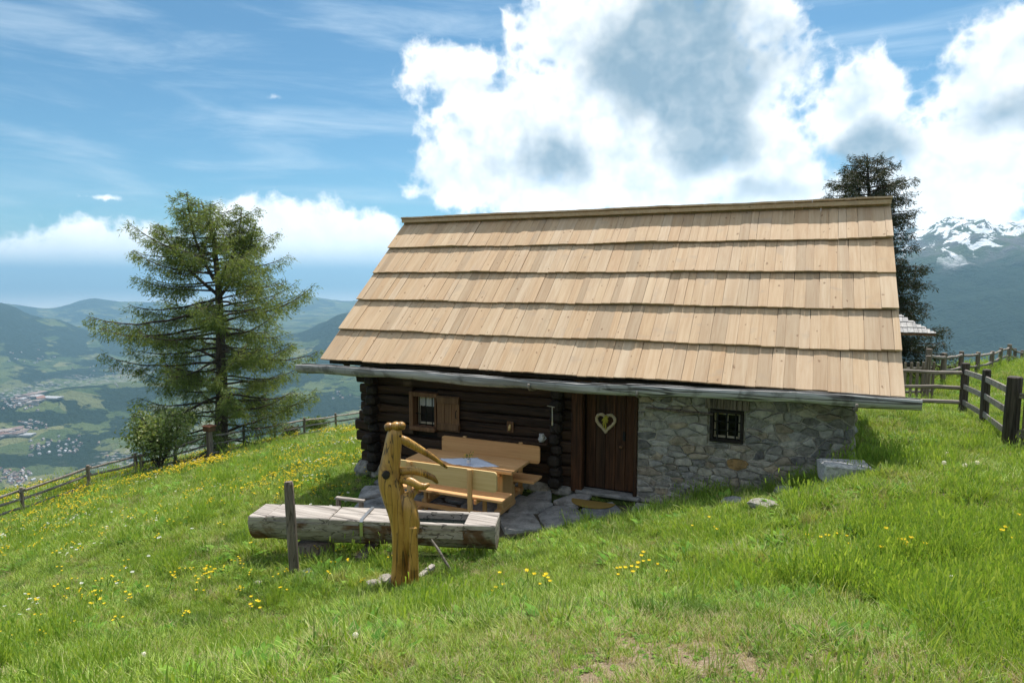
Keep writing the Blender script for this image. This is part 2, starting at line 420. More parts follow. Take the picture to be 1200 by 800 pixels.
M['mortar'] = rock('lime_mortar', [(0.47, 0.44, 0.385), (0.47, 0.44, 0.385)], 14, 0.5, 0.8)
M['slab'] = rock('patio_flagstone', [(0.20, 0.205, 0.21), (0.29, 0.285, 0.275), (0.17, 0.18, 0.19), (0.33, 0.32, 0.31)], 5, 0.35, 0.5)
M['granite'] = rock('pale_granite', [(0.42, 0.43, 0.44), (0.47, 0.46, 0.45)], 22, 0.2, 0.4)
M['fieldstone'] = rock('pale_fieldstone', [(0.33, 0.29, 0.23), (0.30, 0.28, 0.25), (0.38, 0.34, 0.28)], 9, 0.3, 0.6)
M['iron'] = plain('black_iron', (0.02, 0.02, 0.02), 0.55, 0.6)
M['metal'] = plain('galvanised_metal', (0.55, 0.55, 0.55), 0.35, 1.0)
M['soil'] = plain('patio_joint_soil', (0.09, 0.075, 0.055), 0.95, 0, 0.3, 12, 0.5)
M['bark'] = wood('conifer_bark', (0.035, 0.026, 0.020), (0.12, 0.092, 0.072), axis=2, grain=9, stretch=5, bump_s=1.0, cracks=0.6)

# ------------------------------------------------------------------ terrain
def PD(x, y, d):
    p = at_d(x, y, d); return (p.x, p.y, p.z)
PATIO_Z = -3.68
def patio_z(x, y): return PATIO_Z - .07 * (10.4 - y) + .02 * np.minimum(x + 3, 0)
CTRL = [(0, 0, -1.65), (0, -4, -1.55), (5, -3, -1.1), (6, 3, -1.55), (-5, -3, -2.7), (-12, -6, -4.8), (9, 8, -2.0), (12, -8, 0.3), (14, 14, -2.3),
        PD(600, 800, 2.95), PD(1200, 800, 2.65), PD(0, 800, 4.6), PD(600, 700, 6.1), PD(300, 760, 6.1), PD(0, 700, 9.4), PD(0, 650, 14.6),
        PD(470, 685, 8.0), PD(345, 677, 8.5), PD(285, 665, 9.1), PD(580, 652, 9.0), PD(400, 600, 10.9), PD(430, 548, 14.3), PD(200, 600, 16.7), PD(300, 560, 19.5),
        PD(660, 628, 9.1), PD(760, 612, 9.0), PD(830, 605, 8.6), PD(905, 597, 8.15), PD(960, 585, 7.9), PD(1057, 549, 8.35), PD(1000, 625, 6.5), PD(1110, 610, 6.5), PD(800, 680, 5.9), PD(1000, 720, 4.3),
        PD(1190, 560, 8.4), PD(1183, 528, 11.5), PD(1152, 500, 13.8), PD(1128, 484, 16), PD(1105, 447, 25.6), PD(1150, 441, 30), PD(1181, 426, 37), PD(1197, 429, 46), PD(1150, 470, 19.5), PD(1195, 440, 26),
        PD(27, 599, 27), PD(105, 574, 29.5), PD(160, 559, 31), PD(245, 538, 36), PD(287, 528, 41), PD(323, 520, 45), PD(357, 512, 48), PD(394, 505, 52), PD(423, 506, 55),
        (-7.9, 10.5, -3.98), (-6.0, 10.5, -3.72), (-3, 10.4, -3.70), (-1.66, 10.42, -3.58), (-1.0, 10.4, -3.42), (-0.03, 10.4, -3.10), (0.75, 10.45, -2.78), (1.2, 11.3, -2.80),
        (-5, 8.9, -3.88), (-3.5, 9.4, -3.80), (-6.4, 8.9, -3.93), (-8.2, 16, -4.8), (1, 16, -3.05), (-4, 16, -3.8), (-12, 13, -5.0), (-4, 24, -4.6), (0, 40, -6.2), (-15, 45, -9.0)]
CT = np.array(CTRL)
def _tps(d2): return 0.5 * d2 * np.log(np.maximum(d2, 1e-9))
_n = len(CT)
_K = _tps(((CT[:, None, :2] - CT[None, :, :2]) ** 2).sum(-1)) + np.eye(_n) * 0.35
_Q = np.c_[np.ones(_n), CT[:, :2]]
_W = np.linalg.solve(np.block([[_K, _Q], [_Q.T, np.zeros((3, 3))]]), np.r_[CT[:, 2], 0, 0, 0])
def near_z(x, y):
    x = np.asarray(x, float); y = np.asarray(y, float); s = _W[_n] + _W[_n + 1] * x + _W[_n + 2] * y
    for i in range(_n): s = s + _W[i] * _tps((x - CT[i, 0]) ** 2 + (y - CT[i, 1]) ** 2)
    return s
def sm(x, a, b):
    t = np.clip((x - a) / (b - a), 0, 1); return t * t * (3 - 2 * t)
PATIO = [(-7.3, 10.5), (-7.3, 9.6), (-6.9, 8.62), (-6.25, 8.28), (-5.42, 8.16), (-4.58, 8.24), (-3.9, 8.48), (-3.38, 9.0), (-2.85, 9.35), (-2.2, 9.7), (-1.75, 10.15), (-1.85, 10.42)]
def in_poly(x, y, poly):
    x = np.asarray(x); y = np.asarray(y); ins = np.zeros(x.shape, bool); j = len(poly) - 1
    for i in range(len(poly)):
        xi, yi = poly[i]; xj, yj = poly[j]
        c = ((yi > y) != (yj > y)) & (x < (xj - xi) * (y - yi) / (yj - yi + 1e-12) + xi)
        ins ^= c; j = i
    return ins
def poly_dist(x, y, poly):
    """signed distance to a polygon, positive inside"""
    best = np.full(np.shape(x), 1e9)
    for i in range(len(poly)):
        ax, ay = poly[i]; bx, by = poly[(i + 1) % len(poly)]
        t = np.clip(((x - ax) * (bx - ax) + (y - ay) * (by - ay)) / ((bx - ax) ** 2 + (by - ay) ** 2), 0, 1)
        best = np.minimum(best, np.hypot(x - ax - t * (bx - ax), y - ay - t * (by - ay)))
    return np.where(in_poly(x, y, poly), best, -best)

FLOOR = -850.0
def zpix(x, y, r):
    d = ray(x, y); return d[2] * r / math.hypot(d[0], d[1])
def azd(x): return math.degrees(azel(x, 400)[0])
SL = [(60, -18), (150, -65), (400, -190), (900, -430), (1500, -690), (2000, -815), (2350, FLOOR)]
PROF = [
    (-180, [(60, 2), (300, 40), (1500, 300), (6000, 430), (20500, 200)]),
    (-130, [(60, -14), (400, -110), (1500, -350), (5000, -500), (9000, -100), (20500, -400)]),
    (-90, SL + [(6000, FLOOR), (7500, -650), (9500, -230), (12000, -560), (15500, -480), (20500, -900)]),
    (azd(-60), SL + [(5600, FLOOR), (7000, -700), (9000, zpix(-60, 342, 9000)), (11000, -700), (14000, -780), (15500, zpix(-60, 352, 15500)), (20500, -900)]),
    (azd(0), SL + [(5700, FLOOR), (7000, -720), (9000, zpix(0, 350, 9000)), (11000, -720), (14000, -800), (15500, zpix(0, 354, 15500)), (20500, -900)]),
    (azd(60), SL + [(6000, FLOOR), (7200, -760), (9000, zpix(60, 371, 9000)), (11000, -760), (14000, -800), (15500, zpix(60, 360, 15500)), (20500, -900)]),
    (azd(110), SL + [(6500, FLOOR), (9000, zpix(110, 388, 9000)), (11000, -800), (14000, -820), (15500, zpix(110, 350, 15500)), (20500, -900)]),
    (azd(150), SL + [(6500, FLOOR), (9000, -800), (14000, -820), (15500, zpix(150, 353, 15500)), (20500, -900)]),
    (azd(250), SL + [(3900, FLOOR), (6000, -700), (7500, zpix(250, 402, 7500)), (9000, -700), (14000, -760), (15500, zpix(250, 358, 15500)), (20500, -900)]),
    (azd(350), SL + [(3500, FLOOR), (5000, -640), (6500, zpix(350, 392, 6500)), (8000, -650), (14000, -700), (15500, zpix(350, 346, 15500)), (20500, -900)]),
    (azd(410), SL + [(3400, FLOOR), (5000, -600), (6500, zpix(410, 370, 6500)), (8000, -600), (14000, -680), (15500, zpix(410, 352, 15500)), (20500, -900)]),
    (azd(600), SL + [(3200, FLOOR), (5000, -550), (7000, -200), (9000, -300), (15500, -300), (20500, -900)]),
    (azd(900), SL + [(2700, FLOOR), (3700, -520), (5000, -60), (6600, 330), (8500, 100), (20500, -900)]),
    (azd(1060), SL + [(2700, FLOOR), (3700, -500), (5000, 60), (6600, zpix(1060, 270, 6600)), (8500, 200), (20500, -900)]),
    (azd(1100), SL + [(2700, FLOOR), (3700, -500), (5000, 70), (6600, zpix(1100, 264, 6600)), (8500, 200), (20500, -900)]),
    (azd(1140), SL + [(2700, FLOOR), (3700, -500), (5000, 60), (6600, zpix(1140, 262, 6600)), (8500, 200), (20500, -900)]),
    (azd(1200), SL + [(2700, FLOOR), (3700, -480), (5000, 80), (6600, zpix(1200, 256, 6600)), (8500, 200), (20500, -900)]),
    (30, SL + [(2700, FLOOR), (3700, -480), (5000, 80), (6600, 600), (8500, 200), (20500, -900)]),
    (60, [(60, -3), (400, -40), (1500, -200), (4000, -200), (6600, 450), (20500, -900)]),
    (110, [(60, 8), (300, 70), (1500, 400), (6000, 430), (20500, 200)]),
    (180, [(60, 2), (300, 40), (1500, 300), (6000, 430), (20500, 200)])]
PA = np.array([p[0] for p in PROF]); RN = np.geomspace(40, 20500, 260)
PZ = np.array([np.interp(np.log(RN), np.log([q[0] for q in p[1]]), [q[1] for q in p[1]]) for p in PROF])
def far_z(az, r, x, y):
    fa = np.interp(az, PA, np.arange(len(PA))); i0 = np.clip(np.floor(fa).astype(int), 0, len(PA) - 2); ta = fa - i0; ta = ta * ta * (3 - 2 * ta)
    fr = np.interp(np.log(np.maximum(r, 40)), np.log(RN), np.arange(len(RN))); j0 = np.clip(np.floor(fr).astype(int), 0, len(RN) - 2); tr = fr - j0
    b = lambda i: PZ[i, j0] * (1 - tr) + PZ[i, j0 + 1] * tr
    z = b(i0) * (1 - ta) + b(i0 + 1) * ta
    # wooded knoll standing in the valley
    hx, hy = 4700 * np.sin(R(-57.5)), 4700 * np.cos(R(-57.5))
    hd = np.hypot((x - hx) / 620, (y - hy) / 900)
    z = z + 150 * np.exp(-hd * hd * 1.2) * (0.6 + 0.8 * fbm(x / 500, y / 500, 3))
    up = np.clip((z - FLOOR) / 700, 0, 1.6) * sm(r, 1500, 3500)
    hi = np.clip((z + 100) / 500, 0, 1)
    z = z + up * (250 - 60 * hi) * (fbm(x / (1900 - 0 * hi) + 3, y / 1900, 6, .54, ridged=True) - 0.62) + up * (40 + 120 * hi) * (fbm(x / 260, y / 260, 4, ridged=True) - .6)
    return z + 14 * (fbm(x / 700, y / 700, 4) - .5) * sm(r, 300, 1500)
def ground_z(x, y):
    x = np.asarray(x, float); y = np.asarray(y, float)
    r = np.hypot(x, y); az = np.degrees(np.arctan2(x, y))
    zn = near_z(x, y) + 0.10 * (fbm(x / 1.7, y / 1.7, 4) - .5) + 0.35 * (fbm(x / 7 + 5, y / 7, 3) - .5) * sm(r, 12, 30)
    zn = zn + (patio_z(x, y) - 0.06 - zn) * sm(poly_dist(x, y, PATIO), -0.30, 0.06)
    t = sm(r, 62, 110)
    zf = far_z(az, r, x, y)
    return zn * (1 - t) + zf * t
def gz(x, y): return float(ground_z(np.array([x]), np.array([y]))[0])

def hit(x, y, d0=1.5, d1=80):
    """where the sight line through a photo pixel meets the ground"""
    d = np.geomspace(d0, d1, 700); r = ray(x, y); P = d[:, None] * r[None]; zz = ground_z(P[:, 0], P[:, 1]); k = np.argmax(P[:, 2] < zz)
    return Vector(P[k])
BARE = [(hit(775, 762), .48), (hit(860, 775), .34), (hit(1010, 775), .35), (hit(1090, 768), .25), (hit(700, 790), .25), (hit(1160, 795), .3)]
TOPZ = 0.0
def build_terrain():
    azs = np.r_[np.arange(-180, -82, 3.0), np.arange(-82, 34, 0.21), np.arange(34, 180.1, 3.0)]; azs[-1] = 180
    rs1 = np.r_[0.0, np.geomspace(0.4, 70, 250)]
    rs2 = np.r_[np.geomspace(70, 2400, 110), np.geomspace(2400, 20000, 210)[1:]]
    def sheet(name, rs, mat):
        A, Rr = np.meshgrid(np.radians(azs), rs); X = Rr * np.sin(A); Y = Rr * np.cos(A)
        Z = ground_z(X.ravel(), Y.ravel())
        global TOPZ; TOPZ = max(TOPZ, Z.max()); print('terrain', name, Z.min(), Z.max())
        V = np.c_[X.ravel(), Y.ravel(), Z]; na = len(azs)
        i, j = np.meshgrid(np.arange(len(rs) - 1), np.arange(na - 1), indexing='ij'); a = (i * na + j).ravel()
        F = np.c_[a, a + na, a + na + 1, a + 1][:, ::-1]
        me = np_mesh(name, V, F); o = mesh_obj(name, me, mat, smooth=True)
        if me.polygons[len(me.polygons) // 2].normal.z < 0: me.flip_normals()
        return o
    # meadow soil: short green thatch with dry tan patches
    m, t, b, out = new_mat('meadow_turf'); ge = t.node('ShaderNodeNewGeometry'); P = ge.outputs['Position']
    c = t.mix(t.noise(P, 9.0, 5, .65), (0.022, 0.036, 0.009, 1), (0.070, 0.095, 0.024, 1))
    c = t.mix(t.math('MULTIPLY', t.sstep(t.noise(P, 1.1, 4, .6), 0.56, 0.70), 0.7), c, (0.20, 0.155, 0.085, 1))
    c = t.mix(t.math('MULTIPLY', t.sstep(t.noise(P, 30, 3, .6), 0.5, 0.7), 0.5), c, (0.035, 0.030, 0.014, 1))
    bare = None                                            # trodden bare patches of soil and chippings
    for p, rad in BARE:
        q = t.math('SUBTRACT', 1.0, t.math('MULTIPLY', t.vmath('DISTANCE', P, tuple(p)), 1 / (rad * 0.9)))
        bare = q if bare is None else t.math('MAXIMUM', bare, q)
    bare = t.sstep(t.math('ADD', bare, t.math('MULTIPLY', t.math('SUBTRACT', t.noise(P, 7, 4, .65), 0.5), 1.3)), 0.0, 0.35)
    c = t.mix(bare, c, t.ramp(t.noise(P, 55, 5, .7), [(0.3, (0.13, 0.09, 0.055)), (0.55, (0.26, 0.20, 0.135)), (0.72, (0.42, 0.37, 0.30))]))
    t.put(b.inputs['Base Color'], c); b.inputs['Roughness'].default_value = 0.95; b.inputs['Specular IOR Level'].default_value = 0.1
    bump(t, b, t.noise(P, 40, 4, .6), 0.8, 0.03)
    tag(sheet('meadow', rs1, m), kind='structure')
    # far terrain: woods, hay fields, rock and old snow
    m, t, b, out = new_mat('valley_and_mountains'); ge = t.node('ShaderNodeNewGeometry'); P = ge.outputs['Position']
    s = t.node('ShaderNodeSeparateXYZ', ins={0: P}); z = s.outputs[2]
    P2 = t.node('ShaderNodeCombineXYZ', ins={0: s.outputs[0], 1: s.outputs[1]}).outputs[0]
    wv = t.vmath('ADD', P2, t.vmath('MULTIPLY', t.noise(P2, 0.003, 4, .6, out='Color'), (220, 220, 0)))
    field = t.ramp(t.voro(wv, 0.0058, out='Color'), [(0.0, (0.065, 0.095, 0.035)), (0.3, (0.115, 0.14, 0.05)), (0.55, (0.045, 0.075, 0.028)), (0.8, (0.18, 0.18, 0.08)), (1.0, (0.08, 0.11, 0.04))])
    forest = t.mix(t.noise(P2, 0.035, 4, .7), (0.007, 0.016, 0.010, 1), (0.030, 0.050, 0.024, 1))
    slope = t.node('ShaderNodeSeparateXYZ', ins={0: ge.outputs['Normal']}).outputs[2]
    wood_n = t.noise(wv, 0.0021, 5, .62)
    steep = t.math('ADD', t.math('MULTIPLY', t.sstep(slope, 0.998, 0.95), 0.14), t.math('MULTIPLY', t.sstep(z, -650, -150), 0.14))
    fw = t.sstep(t.math('ADD', wood_n, t.math('SUBTRACT', steep, 0.005)), 0.515, 0.535)
    col = t.mix(fw, field, forest)
    strip = t.sstep(t.noise(wv, 0.009, 3, .6), 0.60, 0.62)
    col = t.mix(t.math('MULTIPLY', strip, 0.9), col, forest)
    # town ground
    town = t.math('MULTIPLY', t.sstep(t.noise(P2, 0.0016, 3, .5), 0.52, 0.60), t.sstep(z, -800, -835))
    col = t.mix(t.math('MULTIPLY', town, t.sstep(t.noise(P2, 0.03, 3, .7), 0.50, 0.62)), col, (0.30, 0.28, 0.27, 1))
    zz = t.math('ADD', z, t.math('MULTIPLY', t.noise(P, 0.003, 5, .65), 290))
    rockc = t.mix(t.noise(P, 0.009, 6, .7), (0.055, 0.055, 0.055, 1), (0.17, 0.16, 0.15, 1))
    alp = t.mix(t.sstep(t.noise(P, 0.006, 5, .65), 0.42, 0.6), (0.07, 0.09, 0.04, 1), rockc)
    col = t.mix(t.sstep(zz, 170, 330), col, alp)
    sn = t.math('ADD', t.noise(P, 0.0046, 7, .68, 0.6), t.math('MULTIPLY', t.math('SUBTRACT', zz, 600), 0.00018))
    snow = t.math('MULTIPLY', t.sstep(sn, 0.490, 0.508), t.sstep(zz, 230, 330))
    col = t.mix(snow, col, (0.85, 0.87, 0.9, 1))
    t.put(b.inputs['Base Color'], col); b.inputs['Roughness'].default_value = 1.0; b.inputs['Specular IOR Level'].default_value = 0.05
    bump(t, b, t.math('ADD', t.noise(P, 0.05, 4, .7), t.math('MULTIPLY', t.noise(P, 0.006, 5, .65), 6.0)), 0.9, 14.0)
    tag(sheet('valley_terrain', rs2, m), kind='structure')
build_terrain()

def build_haze():
    m = bpy.data.materials.new('blue_air'); m.use_nodes = True; t = NT(m.node_tree); t.n.clear()
    out = t.node('ShaderNodeOutputMaterial')
    v = t.node('ShaderNodeVolumePrincipled')
    v.inputs['Color'].default_value = (0.42, 0.74, 1.0, 1); v.inputs['Density'].default_value = 7.6e-5; v.inputs['Anisotropy'].default_value = 0.35
    t.l.new(v.outputs[0], out.inputs['Volume'])
    mb = MB(); H = 60000.0; z0, z1 = -1000.0, float(max(300.0, TOPZ + 25))
    vs = [(sx * H, sy * H, z) for z in (z0, z1) for sx, sy in ((-1, -1), (1, -1), (1, 1), (-1, 1))]
    mb.add(vs, [(3, 2, 1, 0), (4, 5, 6, 7), (0, 1, 5, 4), (1, 2, 6, 5), (2, 3, 7, 6), (3, 0, 4, 7)])
    tag(mb.build('haze', m), 'thin blue haze filling the valley air', 'haze', kind='stuff')
build_haze()

# ------------------------------------------------------------------ alpine hut
RP = math.atan2(1.271 + 1.594, 2.991)                 # roof pitch
EAVE, RIDGE_Y, RIDGE_Z = Vector((0, 10.0, -1.594)), 12.991, 1.271
SD, SN = Vector((0, math.cos(RP), math.sin(RP))), Vector((0, -math.sin(RP), math.cos(RP)))
RX0, RX1, WY = -8.49, 1.285, 10.5
BACK_Y = 2 * RIDGE_Y - WY
hut = thing('alpine_hut', (-3.6, 12.9, -3.7), 'old alpine hut with new wooden board roof, dark log wall and rough stone wall', 'hut')

def board_mesh(w, L, seed):
    """sawn roof board, width along x, length along y (0 at the lower end), slightly ragged lower end"""
    rg = random.Random(seed); t = 0.026; nx = 3; ny = 5; V = []; F = []
    cup = rg.uniform(-.004, .004); end = [rg.uniform(-.003, .003) for _ in range(nx + 1)]; bow = rg.uniform(-.004, .006)
    for k in range(2):
        for j in range(ny + 1):
            for i in range(nx + 1):
                u = i / nx - .5; v = j / ny
                V.append((u * w * (1 - .0 * v), v * L + (end[i] if j == 0 else 0), (0 if k == 0 else t) + cup * (1 - 4 * u * u) + bow * math.sin(v * 3.14)))
    N = (nx + 1) * (ny + 1); q = lambda i, j, k: k * N + j * (nx + 1) + i
    for j in range(ny):
        for i in range(nx):
            F.append((q(i, j, 1), q(i + 1, j, 1), q(i + 1, j + 1, 1), q(i, j + 1, 1))); F.append((q(i, j, 0), q(i, j + 1, 0), q(i + 1, j + 1, 0), q(i + 1, j, 0)))
    for i in range(nx):
        F.append((q(i, 0, 0), q(i + 1, 0, 0), q(i + 1, 0, 1), q(i, 0, 1))); F.append((q(i, ny, 1), q(i + 1, ny, 1), q(i + 1, ny, 0), q(i, ny, 0)))
    for j in range(ny):
        F.append((q(0, j, 1), q(0, j + 1, 1), q(0, j + 1, 0), q(0, j, 0))); F.append((q(nx, j, 0), q(nx, j + 1, 0), q(nx, j + 1, 1), q(nx, j, 1)))
    me = bpy.data.meshes.new('roof_board'); me.from_pydata(V, [], F); me.materials.append(M['shingle']); return me

def build_roof():
    mb = MB()                                          # solid roof deck below the boards
    e0 = EAVE - SN * 0.16 + SD * 0.10; rg = Vector((0, RIDGE_Y, RIDGE_Z)) - Vector((0, 0, 0.20))
    by = 2 * RIDGE_Y - e0.y
    poly = [e0, rg, Vector((0, by, e0.z)), Vector((0, by, e0.z - .05)), rg - Vector((0, 0, .07)), e0 - Vector((0, 0, .05))]
    mb.prism([Vector((RX0 + .06, p.y, p.z)) for p in poly], (RX1 - RX0 - .12, 0, 0))
    roof = mb.build('roof', M['darkwood'], hut)
    variants = [board_mesh(0.18, 1.08, 100 + i) for i in range(8)]
    rg = random.Random(5)
    bounds = [0.0, 0.78, 1.60, 2.41, 3.20, 3.97]
    rot = Euler((RP, 0, 0)).to_matrix().to_4x4()
    n = 0
    for c in range(5):
        t0, t1 = bounds[c], bounds[c + 1]
        L = (t1 - t0) + 0.13 if c < 4 else (t1 - t0) + 0.10
        x = RX0; ph = rg.uniform(0, 6)
        while x < RX1 - 0.01:
            w = rg.choice([.12, .14, .15, .16, .17, .18, .19, .20, .22]) * 1.03
            if RX1 - x - w < 0.09: w = RX1 - x
            cx = x + w / 2; wob = 0.012 * math.sin(cx * 1.3 + ph) + 0.008 * math.sin(cx * 3.1 + ph * 2)
            low = 0.062 - 0.026 + rg.uniform(-.003, .004) + wob * .8      # lower end lifted off the deck
            hi = -0.030 + rg.uniform(-.003, .003)
            tilt = math.atan2(hi - low, L)
            p = EAVE + SD * (t0 + rg.uniform(-.006, .006) + wob * .5) + SN * low - SN * 0.036
            B = Matrix.Translation((cx, p.y, p.z)) @ rot @ Matrix.Rotation(tilt, 4, 'X') @ Matrix.Rotation(R(rg.uniform(-.25, .25)), 4, 'Z')
            B = B @ Matrix.Diagonal(((w - rg.uniform(.002, .006)) / .18, L / 1.08, 1, 1))
            o = bpy.data.objects.new('roof_board', variants[rg.randrange(8)])
            link(o, roof, B); x += w; n += 1
    # under-course: second layer of boards whose ends show as a thin second line, one per course
    for c in range(5):
        mb = MB(); t0 = bounds[c] + 0.035; x = RX0 + .03
        while x < RX1 - .05:
            w = min(rg.uniform(.15, .24), RX1 - .03 - x); p0 = EAVE + SD * t0 - SN * 0.020; p1 = EAVE + SD * (t0 + .6) - SN * 0.052
            a = Vector((x + w / 2, p0.y + rg.uniform(-.012, .012), p0.z)); bq = Vector((x + w / 2, p1.y, p1.z))
            mb.bar(a, bq, w - .004, .022, SN, .002); x += w
        mb.build('under_boards', M['shingle'], roof)
    # ridge: boards of the back slope run up past the ridge
    x = RX0 - .01; rb = [board_mesh(0.30, 0.42, 300 + i) for i in range(4)]
    while x < RX1 + .0:
        w = rg.uniform(.24, .36)
        if RX1 + .015 - x - w < .12: w = RX1 + .015 - x
        top = Vector((x + w / 2, RIDGE_Y - 0.135, RIDGE_Z + 0.045 + .006 * math.sin(x * 1.7)))
        B = Matrix.Translation(top) @ Euler((-RP + R(30), 0, 0)).to_matrix().to_4x4() @ Matrix.Diagonal(((w - .003) / .30, 1, 1.25, 1))
        link(bpy.data.objects.new('ridge_board', rb[rg.randrange(4)]), roof, B); x += w
    mb = MB(); mb.bar((RX0 - .0, RIDGE_Y - .085, RIDGE_Z - .012), (RX1 + .0, RIDGE_Y - .085, RIDGE_Z - .012), .05, .075, (0, 0, 1), .004)
    mb.build('ridge_beam', M['shingle'], roof)
    # back slope, unseen: one joined part
    mb = MB(); nb = Vector((0, math.sin(RP), math.cos(RP))); db = Vector((0, math.cos(RP), -math.sin(RP)))
    for c in range(5):
        s0 = c * .82 + .02; x = RX0
        while x < RX1 - .05:
            w = min(.3, RX1 - x); a = Vector((x + w / 2, RIDGE_Y, RIDGE_Z)) + db * s0 - nb * .05; bq = Vector((x + w / 2, RIDGE_Y, RIDGE_Z)) + db * (s0 + .95) + nb * .0
            mb.bar(a, bq, w - .004, .026, nb, .002); x += w
    tag(mb.build('back_slope_boards', M['shingle'], roof), kind='stuff')
    # rafters and eave batten
    for x in np.linspace(RX0 + .35, RX1 - .35, 10):
        a = EAVE + SD * .13 - SN * .30; bq = EAVE + SD * 4.0 - SN * .30
        MB().bar((x, a.y, a.z), (x, bq.y, bq.z), .11, .13, SN, .01).build('rafter', M['darkwood'], roof)
    return roof
roof = build_roof()

def build_gutter():
    rg = random.Random(3); g0 = at_y(350, 431, 9.80); g1 = at_y(1080, 474, 9.80); n = 40; m = 13
    V = []; F = []
    for i in range(n + 1):
        s = i / n; c = g0.lerp(g1, s); c.z += 0.016 * math.sin(s * 9) - .02 * math.sin(s * math.pi) + .007 * math.sin(s * 31); c.y += .02 * math.sin(s * 7 + 1) + .008 * math.sin(s * 27)
        r = 0.106 + .010 * math.sin(s * 23) + .006 * math.sin(s * 47 + 2) + rg.uniform(-.004, .004)
        out = [R(148 + 244 * k / (m - 1)) for k in range(m)]
        ring = [(c.y + r * math.cos(a), c.z + r * math.sin(a) + .01) for a in out] + [(c.y + r * .74 * math.cos(a), c.z + r * .74 * math.sin(a) + .028) for a in out[::-1]]
        V += [(c.x, y + rg.uniform(-.005, .005), z + rg.uniform(-.005, .005)) for y, z in ring]
    k = 2 * m
    for i in range(n):
        for j in range(k): F.append((i * k + j, i * k + (j + 1) % k, (i + 1) * k + (j + 1) % k, (i + 1) * k + j))
    for e in (0, n):
        for j in range(m - 1): F.append((e * k + j, e * k + j + 1, e * k + k - 2 - j, e * k + k - 1 - j))
    mb = MB(); mb.add(V, F); g = mb.build('gutter', M['gutter'], hut, smooth=False)
    g['label'] = 'grey hollowed log gutter under the eave'
    for px in (623, 749, 1003):
        p = at_y(px, 431 + (px - 350) * 43 / 730, 9.80)
        h = MB(); pts = [(p.x, 10.42, p.z - .17), (p.x, p.y + .05, p.z - .135), (p.x, p.y - .08, p.z - .115), (p.x, p.y - .135, p.z - .07), (p.x + .004, p.y - .14, p.z - .02)]
        h.tube(pts, [.026, .026, .024, .022, .018], 7, True, .08); h.build('gutter_hook', M['rail'], g, smooth=True)
build_gutter()

def log_mesh(x0, x1, yc, zc, h, d, rg, mat, parent, n=18, m=10, name='log', ends=0.0):
    """squared old log lying along x"""
    V = []; F = []
    ph = rg.uniform(0, 9)
    for i in range(n + 1):
        s = i / n; x = x0 + (x1 - x0) * s; wob = .012 * math.sin(s * 7 + ph); wz = .010 * math.sin(s * 5 + ph * 2)
        for k in range(m):
            a = 2 * math.pi * k / m + math.pi / m; cx, cz = math.cos(a), math.sin(a)
            q = 0.42; y = math.copysign(abs(cx) ** q, cx) * d / 2; z = math.copysign(abs(cz) ** q, cz) * h / 2
            V.append((x, yc + y + wob + rg.uniform(-.006, .006), zc + z + wz + rg.uniform(-.004, .004)))
    for i in range(n):
        for k in range(m): F.append((i * m + k, i * m + (k + 1) % m, (i + 1) * m + (k + 1) % m, (i + 1) * m + k))
    F.append(tuple(range(m))); F.append(tuple(n * m + k for k in range(m))[::-1])
    mb = MB(); mb.add(V, F); return mb.build(name, mat, parent, smooth=False)

def build_log_wall():
    rg = random.Random(21); X0, X1 = -7.82, -3.56
    mb = MB(); mb.box(((X0 + X1) / 2 + .1, WY + .17, -2.75), (X1 - X0 - .3, .1, 2.1), None, .01)
    wall = mb.build('log_wall', M['darkwood'], hut)
    wx0, wx1, wz0, wz1 = -6.72, -6.21, -2.88, -2.20           # window hole
    z = -3.84; logs = []
    while z < -1.72:
        h = rg.uniform(.165, .215); zc = z + h / 2; e = rg.uniform(.10, .28)
        yj = WY + .12 + rg.uniform(-.02, .02)
        if zc + h / 2 > wz0 + .03 and zc - h / 2 < wz1 - .03:
            log_mesh(X0 - e, wx0 - .02, yj, zc, h - .004, .25, rg, M['log'], wall, n=6)
            log_mesh(wx1 + .02, X1 + .02, yj, zc, h - .004, .25, rg, M['log'], wall, n=12)
        else:
            log_mesh(X0 - e, X1 + .02, yj, zc, h - .004, .25, rg, M['log'], wall, n=18)
        z += h
    # ends of the side wall's logs at the left corner and of the cross wall beside the door, notched over the long logs
    for (cx, zb, zt, lab) in ((-7.62, -3.9, -1.70, 'corner_log_end'), (-3.80, -3.72, -1.78, 'cross_wall_log_end')):
        z = zb
        while z < zt:
            h = rg.uniform(.17, .21); pr = rg.uniform(.12, .34) if cx < -7 else rg.uniform(.16, .24)
            m = MB(); w = rg.uniform(.19, .23); x = cx + rg.uniform(-.03, .03)
            m.bar((x, WY - pr, z + h / 2 + .09), (x, WY + .6 if cx > -7 else BACK_Y + .2, z + h / 2 + .09), w, h - .012, (0, 0, 1), .045)
            m.build(lab, M['logend'], wall); z += h
    # rough stone footing
    for i, x in enumerate(np.arange(-7.9, -3.5, .42)):
        stone_lump('footing_stone', (x + rg.uniform(-.05, .05), WY + .06, -3.86 if x < -6.8 else -3.72), (.24, .17, .12 if x > -6.8 else .2), M['stone'], wall, rg)
    return wall
